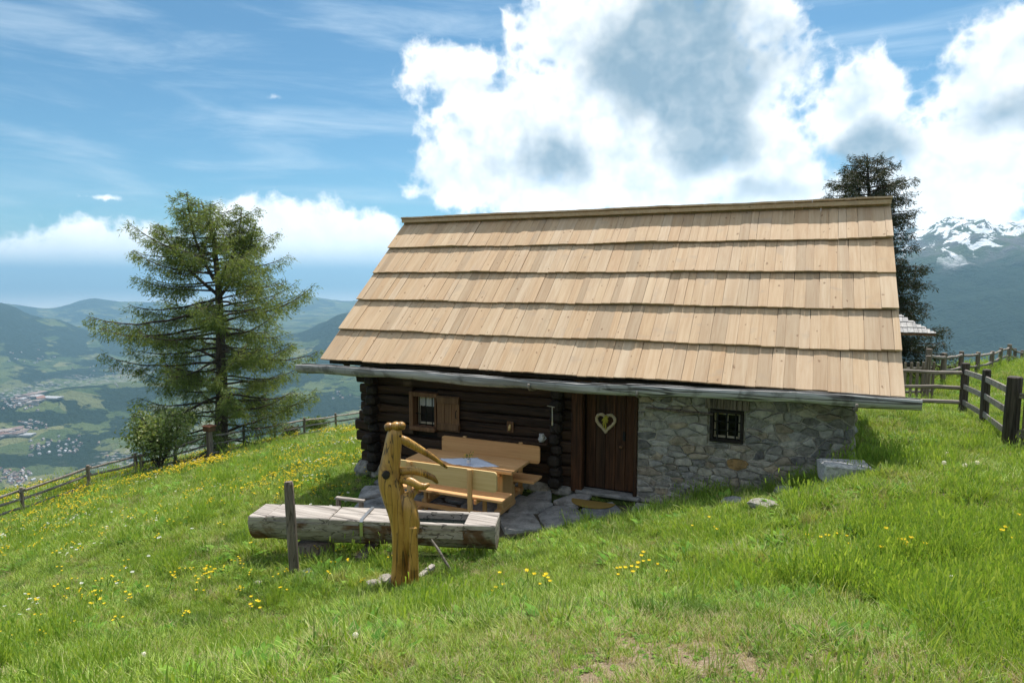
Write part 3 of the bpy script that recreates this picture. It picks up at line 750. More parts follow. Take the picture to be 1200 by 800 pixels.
def stone_lump(name, c, size, mat, parent, rg, basis=None, cuts=2, flat=0.75):
    bm = bmesh.new(); bmesh.ops.create_icosphere(bm, subdivisions=cuts, radius=1.0)
    dirs = [Vector((rg.gauss(0, 1), rg.gauss(0, 1), rg.gauss(0, 1))).normalized() for _ in range(9)]
    for v in bm.verts:
        p = v.co.copy()
        for d in dirs:                                        # planar facets knock the ball into a broken stone
            k = p.dot(d)
            if k > flat: p -= d * (k - flat) * .9
        p *= 1 + rg.uniform(-.05, .05)
        v.co = Vector((p.x * size[0], p.y * size[1], p.z * size[2])) * 1.2
    me = bpy.data.meshes.new(name); bm.to_mesh(me); bm.free()
    return mesh_obj(name, me, mat, parent, Matrix.Translation(Vector(c)) @ (basis or Matrix.Identity(4)))
log_wall = build_log_wall()

# ---- polygons for stone work: Voronoi cells clipped to a rectangle or an outline
def clip(poly, nx, ny, c):
    out = []; n = len(poly)
    for i in range(n):
        p, q = poly[i], poly[(i + 1) % n]; dp = nx * p[0] + ny * p[1] - c; dq = nx * q[0] + ny * q[1] - c
        if dp <= 0: out.append(p)
        if dp * dq < 0:
            t = dp / (dp - dq); out.append((p[0] + (q[0] - p[0]) * t, p[1] + (q[1] - p[1]) * t))
    return out
def cells(pts, outline, ax=1.0):
    res = []
    for i, p in enumerate(pts):
        poly = list(outline)
        for j, q in enumerate(pts):
            if i == j: continue
            dx, dy = q[0] - p[0], (q[1] - p[1]) * ax * ax
            if abs(dx) > 1.6 or abs(q[1] - p[1]) > 1.2: continue
            mx, my = (p[0] + q[0]) / 2, (p[1] + q[1]) / 2
            poly = clip(poly, dx, dy, dx * mx + dy * my)
            if len(poly) < 3: break
        res.append(poly)
    return res
def poly_center(poly): return (sum(p[0] for p in poly) / len(poly), sum(p[1] for p in poly) / len(poly))
def shrink(poly, d):
    """inset a convex polygon by d"""
    out = list(poly); n = len(poly)
    area = sum(poly[i][0] * poly[(i + 1) % n][1] - poly[(i + 1) % n][0] * poly[i][1] for i in range(n)); sg = 1 if area > 0 else -1
    for i in range(n):
        p, q = poly[i], poly[(i + 1) % n]; ex, ey = q[0] - p[0], q[1] - p[1]; L = math.hypot(ex, ey)
        if L < 1e-6: continue
        nx, ny = sg * ey / L, -sg * ex / L
        out = clip(out, nx, ny, nx * p[0] + ny * p[1] - d)
        if len(out) < 3: return []
    return out
def ring_of(poly, n):
    """n points evenly round a polygon"""
    P = [Vector((p[0], p[1])) for p in poly]; L = [(P[(i + 1) % len(P)] - P[i]).length for i in range(len(P))]; T = sum(L); res = []
    for k in range(n):
        s = T * k / n; i = 0
        while s > L[i] and i < len(P) - 1: s -= L[i]; i += 1
        res.append(P[i].lerp(P[(i + 1) % len(P)], min(1, s / max(L[i], 1e-9))))
    return res
def cell_stone(name, poly, to3, depth, mat, parent, rg, n=12, dome=0.5):
    """a stone face grown from a cell: rim, rounded shoulder, uneven middle; to3(u, v, out) gives the 3-D point"""
    c = Vector(poly_center(poly)); r0 = []
    for i in range(len(poly)):
        a, b = Vector(poly[i]), Vector(poly[(i + 1) % len(poly)])
        if (b - a).length > .02: r0 += [a.lerp(b, .08), a.lerp(b, .5) + Vector((rg.uniform(-.01, .01), rg.uniform(-.01, .01)))] if (b - a).length > .06 else [a.lerp(b, .3)]
    n = len(r0); V = []; F = []
    if n < 3: return None
    jit = [rg.uniform(-.004, .004) for _ in range(n)]
    tx, ty = rg.uniform(-.06, .06), rg.uniform(-.06, .06)
    for q, (s, o) in enumerate(((1.0, 0.0), (0.985, depth * .65), (0.93, depth * .97), (0.5, depth * (1 + .12 * dome)))):
        for k, p in enumerate(r0):
            w = c + (p - c) * s * (1 + (rg.uniform(-.03, .03) if q else 0))
            tilt = (w - c).x * tx + (w - c).y * ty if q else 0
            V.append(to3(w.x, w.y, o + tilt + (jit[k] if q else 0)))
    V.append(to3(c.x, c.y, depth * (1 + .15 * dome)))
    for q in range(3):
        for k in range(n): F.append((q * n + k, q * n + (k + 1) % n, (q + 1) * n + (k + 1) % n, (q + 1) * n + k))
    for k in range(n): F.append((3 * n + k, 3 * n + (k + 1) % n, 4 * n))
    mb = MB(); mb.add(V, F); return mb.build(name, mat, parent)

def build_stone_wall():
    rg = random.Random(33); X0, X1, Z0, Z1 = -2.42, 0.745, -3.82, -1.72
    mb = MB(); wx0, wx1, wz0, wz1 = -1.27, -0.77, -2.57, -2.06
    # mortar core with the window opening left free, and the rest of the shell
    for (a, bq, c, d) in ((X0, wx0, Z0, Z1), (wx1, X1, Z0, Z1), (wx0, wx1, Z0, wz0), (wx0, wx1, wz1, Z1)):
        mb.box(((a + bq) / 2, WY + .22, (c + d) / 2), (bq - a, .40, d - c), None, .002)
    wall = mb.build('stone_wall', M['mortar'], hut)
    pts = []; z = Z0 + .04
    while z < Z1:
        h = rg.choice([.07, .09, .11, .14, .17]); x = X0 + rg.uniform(0, .1)
        while x < X1:
            w = rg.choice([.10, .13, .16, .2, .25, .32, .44]); pts.append((x + w / 2 + rg.uniform(-.03, .03), z + h / 2 + rg.uniform(-.045, .045))); x += w
        z += h
    pts = [p for p in pts if not (wx0 - .02 < p[0] < wx1 + .02 and wz0 - .02 < p[1] < wz1 + .02)]
    oc = at_y(862, 545, WY)
    pts = [p for p in pts if math.hypot(p[0] - oc.x, (p[1] - oc.z) * 1.4) > .17] + [(oc.x, oc.z)]
    outline = [(X0 + .01, Z0), (X1 - .005, Z0), (X1 - .005, Z1), (X0 + .01, Z1)]
    for p, poly in zip(pts, cells(pts, outline, 2.3)):
        if len(poly) < 3: continue
        dx = max(wx0 - p[0], p[0] - wx1); dz = max(wz0 - p[1], p[1] - wz1)
        if dx >= dz: poly = clip(poly, 1, 0, wx0 - .015) if p[0] < wx0 else (clip(poly, -1, 0, -wx1 - .015) if p[0] > wx1 else poly)
        else: poly = clip(poly, 0, 1, wz0 - .015) if p[1] < wz0 else (clip(poly, 0, -1, -wz1 - .015) if p[1] > wz1 else poly)
        if len(poly) < 3: continue
        poly = shrink(poly, rg.uniform(.002, .013))
        if len(poly) < 3: continue
        och = abs(p[0] - oc.x) < 1e-6 and abs(p[1] - oc.z) < 1e-6
        o = cell_stone('stone', poly, lambda u, v, out: (u, WY + .022 - out, v), rg.uniform(.010, .060), M['ochre'] if och else M['stone'], wall, rg)
        if och and o: o['label'] = 'large ochre stone in the grey wall'
    # squared corner stones turning onto the gable
    z = Z0
    while z < Z1 - .05:
        h = rg.uniform(.16, .26); d = rg.uniform(.25, .5)
        stone_lump('corner_stone', (X1 - .02, WY + d / 2 + .02, z + h / 2), (.06, d / 2 * .8, h / 2 * .85), M['stone'], wall, rg); z += h
    # gable walls (right side of stone, then timber above), back wall, seen only from other sides
    mb = MB(); mb.box((X1 - .24, (WY + BACK_Y) / 2 + .21, (Z0 + Z1) / 2), (.42, BACK_Y - WY - .42, Z1 - Z0), None, .01); mb.build('gable_stone_wall', M['mortar'], hut)
    for x in (X1 - .15, -7.65):
        tri = [(x, WY + .1, Z1), (x, BACK_Y - .1, Z1), (x, RIDGE_Y, RIDGE_Z - .36)]
        MB().prism(tri, (.10, 0, 0)).build('gable_boards', M['darkwood'], hut)
    mb = MB(); mb.box((-3.5, BACK_Y - .1, -2.9), (8.2, .24, 2.3), None, .01); mb.build('back_wall', M['log'], hut)
    mb = MB(); mb.box((-7.62, (WY + BACK_Y) / 2, -2.85), (.2, BACK_Y - WY - .1, 2.15), None, .01); mb.build('side_wall', M['log'], hut)
    # wall plate beams under the eave
    MB().bar((RX0 + .25, WY + .10, -1.62), (RX1 - .25, WY + .10, -1.62), .24, .20, (0, 0, 1), .03).build('wall_plate', M['darkwood'], hut)
    # plank lintel left of and above the little window
    b0 = at_y(757, 477, WY); b1 = at_y(836, 484, WY)
    MB().bar((b0.x, WY - .02, b0.z), (b1.x, WY - .02, b1.z - .01), .09, .032, (0, 0, 1), .008).build('lintel_beam', M['fence'], hut)
    for i in range(7):
        x = -1.30 + i * .093
        MB().box((x, WY - .045, -1.93), (.086, .025, .22), None, .004).build('lintel_board', M['fence'], hut)
    return wall
stone_wall = build_stone_wall()

def build_stone_window():
    wx0, wx1, wz0, wz1 = -1.27, -0.77, -2.57, -2.06; cx, cz = (wx0 + wx1) / 2, (wz0 + wz1) / 2
    w = MB(); f = .05
    w.box((cx, WY + .02, wz1 - f / 2), (wx1 - wx0, .09, f)); w.box((cx, WY + .02, wz0 + f / 2), (wx1 - wx0, .09, f))
    for x in (wx0 + f / 2, wx1 - f / 2): w.box((x, WY + .018, cz), (f, .086, wz1 - wz0 - 2 * f - .002))
    win = w.build('window', M['darkwood'], hut); win['label'] = 'small barred window with black wooden frame in the stone wall'
    inner = MB(); inner.box((cx, WY + .10, wz0 + f + .02), (wx1 - wx0 - 2 * f, .03, .035)); inner.box((cx, WY + .10, wz1 - f - .02), (wx1 - wx0 - 2 * f, .03, .035))
    for x in (wx0 + f + .018, wx1 - f - .018, cx): inner.box((x, WY + .102, cz), (.03, .028, wz1 - wz0 - 2 * f - .08))
    inner.build('sash', M['white_wood'], win)
    MB().box((cx, WY + .115, cz), (wx1 - wx0 - 2 * f - .01, .006, wz1 - wz0 - 2 * f - .01), None, .001).build('pane', M['glass'], win)
    MB().box((cx, WY + .25, cz), (wx1 - wx0, .02, wz1 - wz0), None, .002).build('interior_dark_panel', M['unlit_room'], win)  # near-black panel: the unlit room's shade is put into its colour
    for i in range(3):
        x = wx0 + f + (wx1 - wx0 - 2 * f) * (i + .5) / 3; MB().bar((x, WY - .005, wz0 + f - .01), (x, WY - .005, wz1 - f + .01), .024, .024, (0, 1, 0), .004).build('bar', M['iron'], win)
    for i in range(2):
        z = wz0 + f + (wz1 - wz0 - 2 * f) * (i + 1) / 3; MB().bar((wx0 + f - .01, WY + .010, z), (wx1 - f + .01, WY + .010, z), .020, .020, (0, 0, 1), .004).build('bar', M['iron'], win)
def glass_mat():
    m, t, b, out = new_mat('window_glass'); b.inputs['Base Color'].default_value = (0.02, 0.025, 0.03, 1); b.inputs['Roughness'].default_value = 0.06
    b.inputs['Transmission Weight'].default_value = 0.6; b.inputs['IOR'].default_value = 1.2
    tc = t.node('ShaderNodeTexCoord'); bump(t, b, t.noise(tc.outputs['Object'], 3.0, 2, .5), 0.08, 0.02); return m
M['glass'] = glass_mat()
M['curtain'] = plain('white_curtain', (0.62, 0.63, 0.66), 0.9, 0, 0.06, 60, 0.3)
M['unlit_room'] = plain('painted_room_dark', (0.02, 0.02, 0.018), 0.9)  # even near-black that stands for the shade of an unlit room
build_stone_window()

def build_log_window():
    x0, x1, z0, z1 = -6.78, -6.20, -2.90, -2.17; cx, cz = (x0 + x1) / 2, (z0 + z1) / 2
    f = .085; w = MB()
    w.box((x0 + f / 2, WY + .02, cz), (f, .18, z1 - z0)); w.box((x1 - .02, WY + .03, cz), (.04, .16, z1 - z0 - .17)); w.box((cx + .04, WY + .022, z1 - f / 2), (x1 - x0 + .06 - f, .176, f - .004))
    win = w.build('window', M['frame'], hut); win['label'] = 'small barred window with brown frame and open shutter in the log wall'
    MB().box((cx + .03, WY - .02, z0 + .045), (x1 - x0 - f + .06, .25, .08), None, .02).build('sill', M['frame'], win)
    s = MB(); a0, a1, c0, c1 = x0 + f + .03, x1 - .045, z0 + .10, z1 - f - .02
    for x in (a0 + .02, a1 - .02): s.box((x, WY + .10, (c0 + c1) / 2), (.04, .03, c1 - c0))
    for z in (c0 + .02, c1 - .02): s.box(((a0 + a1) / 2, WY + .102, z), (a1 - a0 - .08, .028, .04))
    s.build('sash', M['white_wood'], win)
    MB().box(((a0 + a1) / 2, WY + .125, (c0 + c1) / 2), (a1 - a0 - .02, .006, c1 - c0 - .02), None, .001).build('pane', M['glass'], win)
    cu = MB(); n = 24; V = []; F = []
    for i in range(n + 1):
        x = a0 + (a1 - a0) * i / n; y = WY + .092 + .010 * math.sin(i * 1.9)
        V += [(x, y, c1 - .01), (x, y + .004 * math.sin(i), c1 - .17 - .012 * abs(math.sin(i * .8)))]
    for i in range(n): F.append((2 * i, 2 * i + 2, 2 * i + 3, 2 * i + 1))
    cu.add(V, F); cu.build('curtain', M['curtain'], win)
    MB().box((cx, WY + .26, cz), (x1 - x0, .02, z1 - z0), None, .002).build('interior_dark_panel', M['unlit_room'], win)  # darkness of the room behind, painted as a panel
    for i in range(3):
        x = a0 + (a1 - a0) * (i + .5) / 3; MB().bar((x, WY + .015, z0 + .07), (x, WY + .015, z1 - f), .016, .016, (0, 1, 0), .003).build('bar', M['iron'], win)
    MB().bar((x0 + f, WY + .03, cz - .06), (x1 - .03, WY + .03, cz - .06), .014, .014, (0, 0, 1), .003).build('bar', M['iron'], win)
    # the shutter, folded back against the logs
    sx0, sx1, sz0, sz1 = -6.17, -5.70, -2.86, -2.20
    sh = thing_part = MB().box(((sx0 + sx1) / 2, WY - .028, sz0 + .09), (sx1 - sx0, .024, .10), None, .005).build('shutter', M['shutter'], hut)
    sh['label'] = 'brown plank shutter folded back against the logs'
    for i in range(3):
        w_ = (sx1 - sx0) / 3; MB().box((sx0 + w_ * (i + .5), WY - .052 - .0, (sz0 + sz1) / 2), (w_ - .006, .022, sz1 - sz0), None, .004).build('plank', M['shutter'], sh)
    for z in (sz0 + .085, sz1 - .075): MB().box(((sx0 + sx1) / 2, WY - .078, z), (sx1 - sx0 - .01, .026, .12), None, .006).build('batten', M['shutter'], sh)
    MB().tube([(sx1 - .05, WY - .07, -2.45), (sx1 - .05, WY - .11, -2.47), (sx1 - .05, WY - .11, -2.58), (sx1 - .05, WY - .07, -2.6)], .007, 6).build('ring_pull', M['iron'], sh)
build_log_window()

def build_door():
    dx0, dx1, z0, z1 = -3.33, -2.46, -3.60, -1.80; yd = WY + .13
    planks = 5; w = (dx1 - dx0) / planks; rg = random.Random(2)
    d = MB().box(((dx0 + dx1) / 2, yd + .04, (z0 + z1) / 2), (dx1 - dx0 - .02, .03, z1 - z0 - .02), None, .004).build('door', M['door'], hut)
    d['label'] = 'dark brown plank door with a heart wreath on it'
    for i in range(planks): MB().box((dx0 + w * (i + .5), yd + rg.uniform(-.004, .004), (z0 + z1) / 2), (w - .007, .036, z1 - z0), None, .006).build('plank', M['door'], d)
    MB().tube([(-2.70, yd - .02, -2.84), (-2.70, yd - .055, -2.84), (-2.70, yd - .085, -2.84)], [.018, .014, .030], 10).build('knob', M['frame'], d, smooth=True)
    MB().box((-2.66, yd - .024, -2.66), (.05, .012, .16), None, .004).build('latch_plate', M['iron'], d)
    for (x, wd, y) in ((-3.44, .20, WY + .02), (-2.44, .06, WY + .06)): MB().box((x, y, -2.72), (wd, .16, 1.90), None, .012).build('door_post', M['door'], hut)
    MB().box((-2.9, WY + .04, -1.735), (1.2, .16, .12), None, .012).build('door_lintel', M['door'], hut)
    MB().box((-2.9, WY + .05, -3.665), (1.12, .26, .07), None, .02).build('door_sill', M['slab'], hut)
    # unseen board added behind the jambs so that no light leaks through
    MB().box((-2.9, WY + .30, -2.7), (1.3, .05, 2.1), None, .01).build('door_light_stop', M['darkwood'], hut)
build_door()

# ------------------------------------------------------------------ things on the hut wall
def build_wreath():
    c = Vector((-2.975, WY + .085, -2.46)); pts = []
    for k in range(41):
        t = 2 * math.pi * k / 40; x = 16 * math.sin(t) ** 3; z = 13 * math.cos(t) - 5 * math.cos(2 * t) - 2 * math.cos(3 * t) - math.cos(4 * t)
        pts.append(c + Vector((x * .0100, 0, z * .0105 + .02)))
    rg = random.Random(4)
    w = thing('heart_wreath', c - Vector((0, 0, .18)), 'cream straw heart wreath with yellow ribbon hanging on the dark door', 'wreath')
    MB().tube(pts, [.026 + .004 * math.sin(k * 2.2) for k in range(41)], 8, False, .10, rng=rg).build('straw_heart', M['straw'], w, smooth=False)
    tw = MB()
    for k in range(0, 40, 2):
        a = pts[k]; d = (pts[k + 1] - pts[k]).normalized(); n = Vector((d.z, 0, -d.x))
        tw.tube([a + n * .031, a + Vector((0, -.031, 0)) + d * .01, a - n * .031 + d * .02], .003, 4)
    tw.build('binding', M['white_wood'], w)
    rb = MB()
    for k in range(16):
        a = rg.uniform(0, 6.28); L = rg.uniform(.04, .10); p = c + Vector((0, -.03, .12)); q = p + Vector((math.cos(a) * L * .6, -rg.uniform(0, .03), math.sin(a) * L - .05))
        rb.bar(p, q, .018, .003, (0, 1, 0), .001)
    rb.bar(c + Vector((0, -.028, .10)), c + Vector((.01, -.028, -.10)), .022, .003, (0, 1, 0), .001); rb.bar(c + Vector((-.01, -.031, .10)), c + Vector((-.03, -.031, -.07)), .02, .003, (0, 1, 0), .001)
    rb.build('ribbon', M['yellow_ribbon'], w)
M['straw'] = plain('cream_straw', (0.58, 0.47, 0.29), 0.85, 0, 0.25, 60, 0.6)
M['yellow_ribbon'] = plain('yellow_green_ribbon', (0.42, 0.36, 0.04), 0.6, 0, 0.2, 20)
build_wreath()
def build_small_wall_things():
    p = at_y(598, 500, WY - .03); t = thing('wall_plaque', (p.x, WY - .02, p.z - .1), 'small carved brown plaque hung on the log wall above the bench', 'plaque')
    MB().box((p.x, WY - .03, p.z), (.13, .024, .20), None, .01).build('board', M['frame'], t)
    MB().tube([(p.x - .01, WY - .055, p.z - .06), (p.x, WY - .06, p.z), (p.x + .005, WY - .055, p.z + .05)], [.022, .03, .018], 8).build('carving', M['backrest'], t, smooth=True)
    p = at_y(647, 487, WY - .27); t = thing('hanging_tool', (p.x, WY - .27, p.z - .2), 'iron tool hanging on the black log ends beside the door', 'tool')
    MB().tube([(p.x, WY - .27, p.z + .16), (p.x + .01, WY - .28, p.z), (p.x + .01, WY - .28, p.z - .16)], [.008, .010, .016], 6).build('shaft', M['metal'], t)
    MB().bar((p.x - .09, WY - .275, p.z + .165), (p.x + .05, WY - .275, p.z + .15), .02, .014, (0, 0, 1), .004).build('hanger', M['metal'], t)
    MB().bar((p.x - .02, WY - .285, p.z - .16), (p.x + .05, WY - .285, p.z - .27), .03, .012, (0, 1, 0), .004).build('blade', M['iron'], t)
    p = at_y(640, 511, WY - .05); t = thing('small_jug', (p.x - .02, WY - .22, p.z - .08), 'small grey jug on a shelf between bench and log ends', 'jug')
    b = Vector((p.x - .02, WY - .22, p.z - .06)); MB().tube([b, b + Vector((0, 0, .05)), b + Vector((0, 0, .10)), b + Vector((0, 0, .14))], [.045, .06, .04, .045], 12).build('body', M['granite'], t, smooth=True)
    MB().tube([b + Vector((.05, 0, .03)), b + Vector((.085, 0, .07)), b + Vector((.045, 0, .12))], .008, 6).build('handle', M['granite'], t)
    s = MB(); s.bar((b.x - .75, WY - .20, b.z - .03), (b.x + .12, WY - .20, b.z - .03), .22, .03, (0, 0, 1), .005); s.bar((b.x - .7, WY - .10, b.z - .1), (b.x - .1, WY - .10, b.z - .1), .03, .10, (0, 0, 1), .004)
    tag(s.build('wall_shelf', M['log']), 'narrow dark wooden shelf along the log wall behind the bench', 'shelf')
build_small_wall_things()

# ------------------------------------------------------------------ patio of flagstones
def build_patio():
    mb = MB(); n = len(PATIO); c = poly_center(PATIO)
    V = [(c[0] + (x - c[0]) * .94, c[1] + (y - c[1]) * (.86 if y < 9 else 1), patio_z(x, y) - .05) for x, y in PATIO] + [(c[0], c[1], patio_z(*c) - .05)]
    mb.add(V, [(i, (i + 1) % n, n) for i in range(n)]); pat = tag(mb.build('patio', M['soil']), kind='structure')
    rg = random.Random(12); pts = []
    for i in range(4000):
        p = (rg.uniform(-7.4, -1.6), rg.uniform(7.8, 10.6))
        if poly_dist(np.array([p[0]]), np.array([p[1]]), PATIO)[0] > .10 and all(math.hypot(p[0] - q[0], p[1] - q[1]) > .56 for q in pts): pts.append(p)
    rect = [(-8, 7.4), (-1, 7.4), (-1, 10.8), (-8, 10.8)]
    for (ax, ay), (bx, by) in zip(PATIO, PATIO[1:]):
        nx, ny = ay - by, bx - ax; L = math.hypot(nx, ny); nx /= -L; ny /= -L; nx, ny = -nx, -ny
        if nx * (-5 - ax) + ny * (9.2 - ay) > 0: nx, ny = -nx, -ny
        rect = clip(rect, nx, ny, nx * ax + ny * ay + .05)
    for p, poly in zip(pts, cells(pts, rect)):
        if len(poly) < 3: continue
        for _ in range(3):
            poly2 = []
            for q in poly:                                     # pull corners outside the outline back in
                d = poly_dist(np.array([q[0]]), np.array([q[1]]), PATIO)[0]
                if d < -.02: q = (q[0] + (p[0] - q[0]) * .3, q[1] + (p[1] - q[1]) * .3)
                poly2.append(q)
            poly = poly2
        poly = shrink(poly, rg.uniform(.008, .02))
        if len(poly) < 3: continue
        h = rg.uniform(-.012, .012)
        cell_stone('flagstone', poly, lambda u, v, out, h=h: (u, v, patio_z(u, v) - .05 + h + out), .05, M['slab'], pat, rg, n=14, dome=.02)
build_patio()

# ------------------------------------------------------------------ table, benches
def rounded_board(x0, x1, z0, z1, y, th, r, wavy=0.0, rg=random):
    pts = []
    for (cx, cz, a0) in ((x1 - r, z1 - r, 0), (x0 + r, z1 - r, 90), (x0 + r, z0 + r, 180), (x1 - r, z0 + r, 270)):
        for k in range(6):
            a = R(a0 + 18 * k); pts.append((cx + r * math.cos(a), y, cz + r * math.sin(a)))
    m = MB(); m.prism(pts, (0, th, 0)); return m
def bench(name, xL, xR, yback, seat_dir, label, post_x, back_mat, bz, sz):
    """seat_dir +1: the seat lies behind the backrest as seen from the meadow, -1: in front of it"""
    g = float(patio_z((xL + xR) / 2, yback + seat_dir * .2)) + .005; b = thing(name, ((xL + xR) / 2, yback + seat_dir * .2, g), label, 'bench', 'benches at the table'); rg = random.Random(name + label)
    ysea = yback + seat_dir * .06
    for i in range(2):
        yc = ysea + seat_dir * (.10 + i * .195); MB().box(((xL + xR) / 2, yc, sz - .022), (xR - xL, .188, .045), None, .008).build('seat_board', M['bench'], b)
    m = rounded_board(xL + .02, xR - .06, bz[0], bz[1], yback - (0 if seat_dir > 0 else .032), .032, .05); m.build('backrest', back_mat, b)
    for px in post_x:
        yo = yback - seat_dir * .045
        MB().bar((px, yo + seat_dir * .02, g), (px, yo - seat_dir * .0, bz[1] + .015), .07, .055, (0, 1, 0), .008).build('back_post', M['benchz'], b)
        MB().box((px + .045, ysea + seat_dir * .20, sz - .075), (.05, .44, .07), None, .006).build('seat_bearer', M['bench'], b)
        MB().box((px + .04, ysea + seat_dir * .33, g + .2), (.06, .055, .41), None, .006).build('leg', M['benchz'], b)
        MB().box((px + .044, ysea + seat_dir * .12, g + .10), (.045, .40, .07), None, .006).build('foot_bearer', M['bench'], b)
    MB().box(((post_x[0] + post_x[-1]) / 2, ysea + seat_dir * .15, g + .16), (post_x[-1] - post_x[0] + .2, .035, .075), None, .006).build('stretcher', M['bench'], b)
    return b
bench('garden_bench', -6.08, -4.03, 8.63, 1, 'pale larch bench on the trough side of the table', (-5.60, -4.52), M['backrest'], (-3.225, -2.91), -3.36)  # benches and table below: coordinates scaled up about the camera, then written out
bench('garden_bench', -5.90, -3.92, 10.14, -1, 'larch bench between the table and the dark log wall', (-5.45, -4.36), M['bench'], (-3.16, -2.855), -3.34)
def build_table():
    x0, x1, y0, y1, z = -6.0, -4.05, 9.10, 9.84, -3.035; g = float(patio_z(-5, 9.45)) + .005
    t = thing('garden_table', ((x0 + x1) / 2, (y0 + y1) / 2, g), 'larch wood table on the flagstones with a light blue cloth', 'table')
    n = 5; w = (y1 - y0) / n
    for i in range(n): MB().box(((x0 + x1) / 2, y0 + w * (i + .5), z - .0225), (x1 - x0, w - .004, .045), None, .005).build('top_board', M['bench'], t)
    for x in (x0 + .32, x1 - .28):
        MB().box((x, (y0 + y1) / 2, (g + z) / 2 - .03), (.10, .42, z - g - .07), None, .008).build('leg', M['benchz'], t)
        MB().box((x, (y0 + y1) / 2, g + .035), (.12, .60, .07), None, .01).build('foot', M['benchz'], t)
        MB().box((x, (y0 + y1) / 2, z - .085), (.08, .62, .075), None, .006).build('bearer', M['bench'], t)
    MB().box(((x0 + x1) / 2, (y0 + y1) / 2, g + .25), (x1 - x0 - .70, .045, .12), None, .008).build('stretcher', M['bench'], t)
    # cloth laid corner-wise
    c = at_z(549, 542, z); V = []; F = []; N = 14; L = .42
    for i in range(N + 1):
        for j in range(N + 1):
            u, v = i / N - .5, j / N - .5; x = c.x + (u + v) * .98 * L * 1.35; y = min(max(c.y + (v - u) * .62 * L * 1.2, y0 + .02), y1 - .02)
            V.append((x, y, z + .006 + .0025 * math.sin(i * 1.7 + j) + .002 * math.sin(j * 2.3)))
    for i in range(N):
        for j in range(N): F.append((i * (N + 1) + j, (i + 1) * (N + 1) + j, (i + 1) * (N + 1) + j + 1, i * (N + 1) + j + 1))
    mb = MB(); mb.add(V, F); o = mb.build('tablecloth', M['cloth'], smooth=True); tag(o, 'light blue cloth laid corner-wise on the larch table', 'tablecloth')
    mod = o.modifiers.new('solid', 'SOLIDIFY'); mod.thickness = .003; mod.offset = 1
    p = at_z(549, 543.5, z + .01); p.z = z + .012; rg = random.Random(9)
    v = thing('flower_pot', p, 'small white pot with yellow-green flowers on the blue tablecloth', 'flower pot')
    MB().tube([p, p + Vector((0, 0, .02)), p + Vector((0, 0, .07)), p + Vector((0, 0, .075))], [.028, .032, .040, .043], 14).build('pot', M['cloth'], v, smooth=True)
    lf = MB(); fl = MB()
    for k in range(46):
        a = rg.uniform(0, 6.28); rr = rg.uniform(.01, .08); q = p + Vector((math.cos(a) * rr, math.sin(a) * rr, .08 + rg.uniform(.0, .09)))
        d = Vector((math.cos(a), math.sin(a), rg.uniform(.2, 1))).normalized() * .035; s = Vector((-math.sin(a), math.cos(a), 0)) * .012
        lf.add([q, q + d * .5 + s, q + d, q + d * .5 - s], [(0, 1, 2, 3)])
        if k % 3 == 0:
            for m in range(5):
                b = m * 1.256; e = Vector((math.cos(b), math.sin(b), .4)) * .016; e2 = Vector((math.cos(b + .7), math.sin(b + .7), .4)) * .012
                fl.add([q + d, q + d + e, q + d + e2], [(0, 1, 2)])
    lf.build('leaves', M['leaf'], v); fl.build('blossoms', M['yellow'], v)
M['cloth'] = plain('light_blue_cloth', (0.64, 0.69, 0.82), 0.85, 0, 0.05, 90, 0.2)
M['leaf'] = leafy('shrub_leaf', [(0.09, 0.15, 0.035), (0.15, 0.21, 0.06), (0.12, 0.18, 0.05), (0.20, 0.25, 0.09)], 0.4)
M['yellow'] = leafy('buttercup_petal', [(0.75, 0.55, 0.01), (0.85, 0.68, 0.03), (0.70, 0.50, 0.01)], 0.25)
build_table()
def build_doormat():
    c = at_z(694, 592, -3.73); PZ_ = float(patio_z(c.x, c.y)); V = []; F = []; n = 20
    for k in range(n + 1):
        a = math.pi * k / n; V += [(c.x + .36 * math.cos(a), c.y + .08 - .30 * math.sin(a), PZ_ + .022), (c.x + .30 * math.cos(a), c.y + .075 - .245 * math.sin(a), PZ_ + .026)]
    mb = MB(); mb.prism([(V[2 * k][0], V[2 * k][1], PZ_ + .004) for k in range(n + 1)], (0, 0, .022))
    t = thing('doormat', (c.x, c.y, PZ_ + .004), 'half-round straw-yellow doormat on the flagstones before the door', 'doormat')
    mb.build('mat', M['coir'], t)
    e = MB(); e.tube([(V[2 * k][0], V[2 * k][1], PZ_ + .016) for k in range(n + 1)], .012, 6); e.build('border', M['coir'], t)
M['coir'] = plain('straw_yellow_coir', (0.30, 0.20, 0.05), 0.95, 0, 0.3, 80, 0.8)
build_doormat()

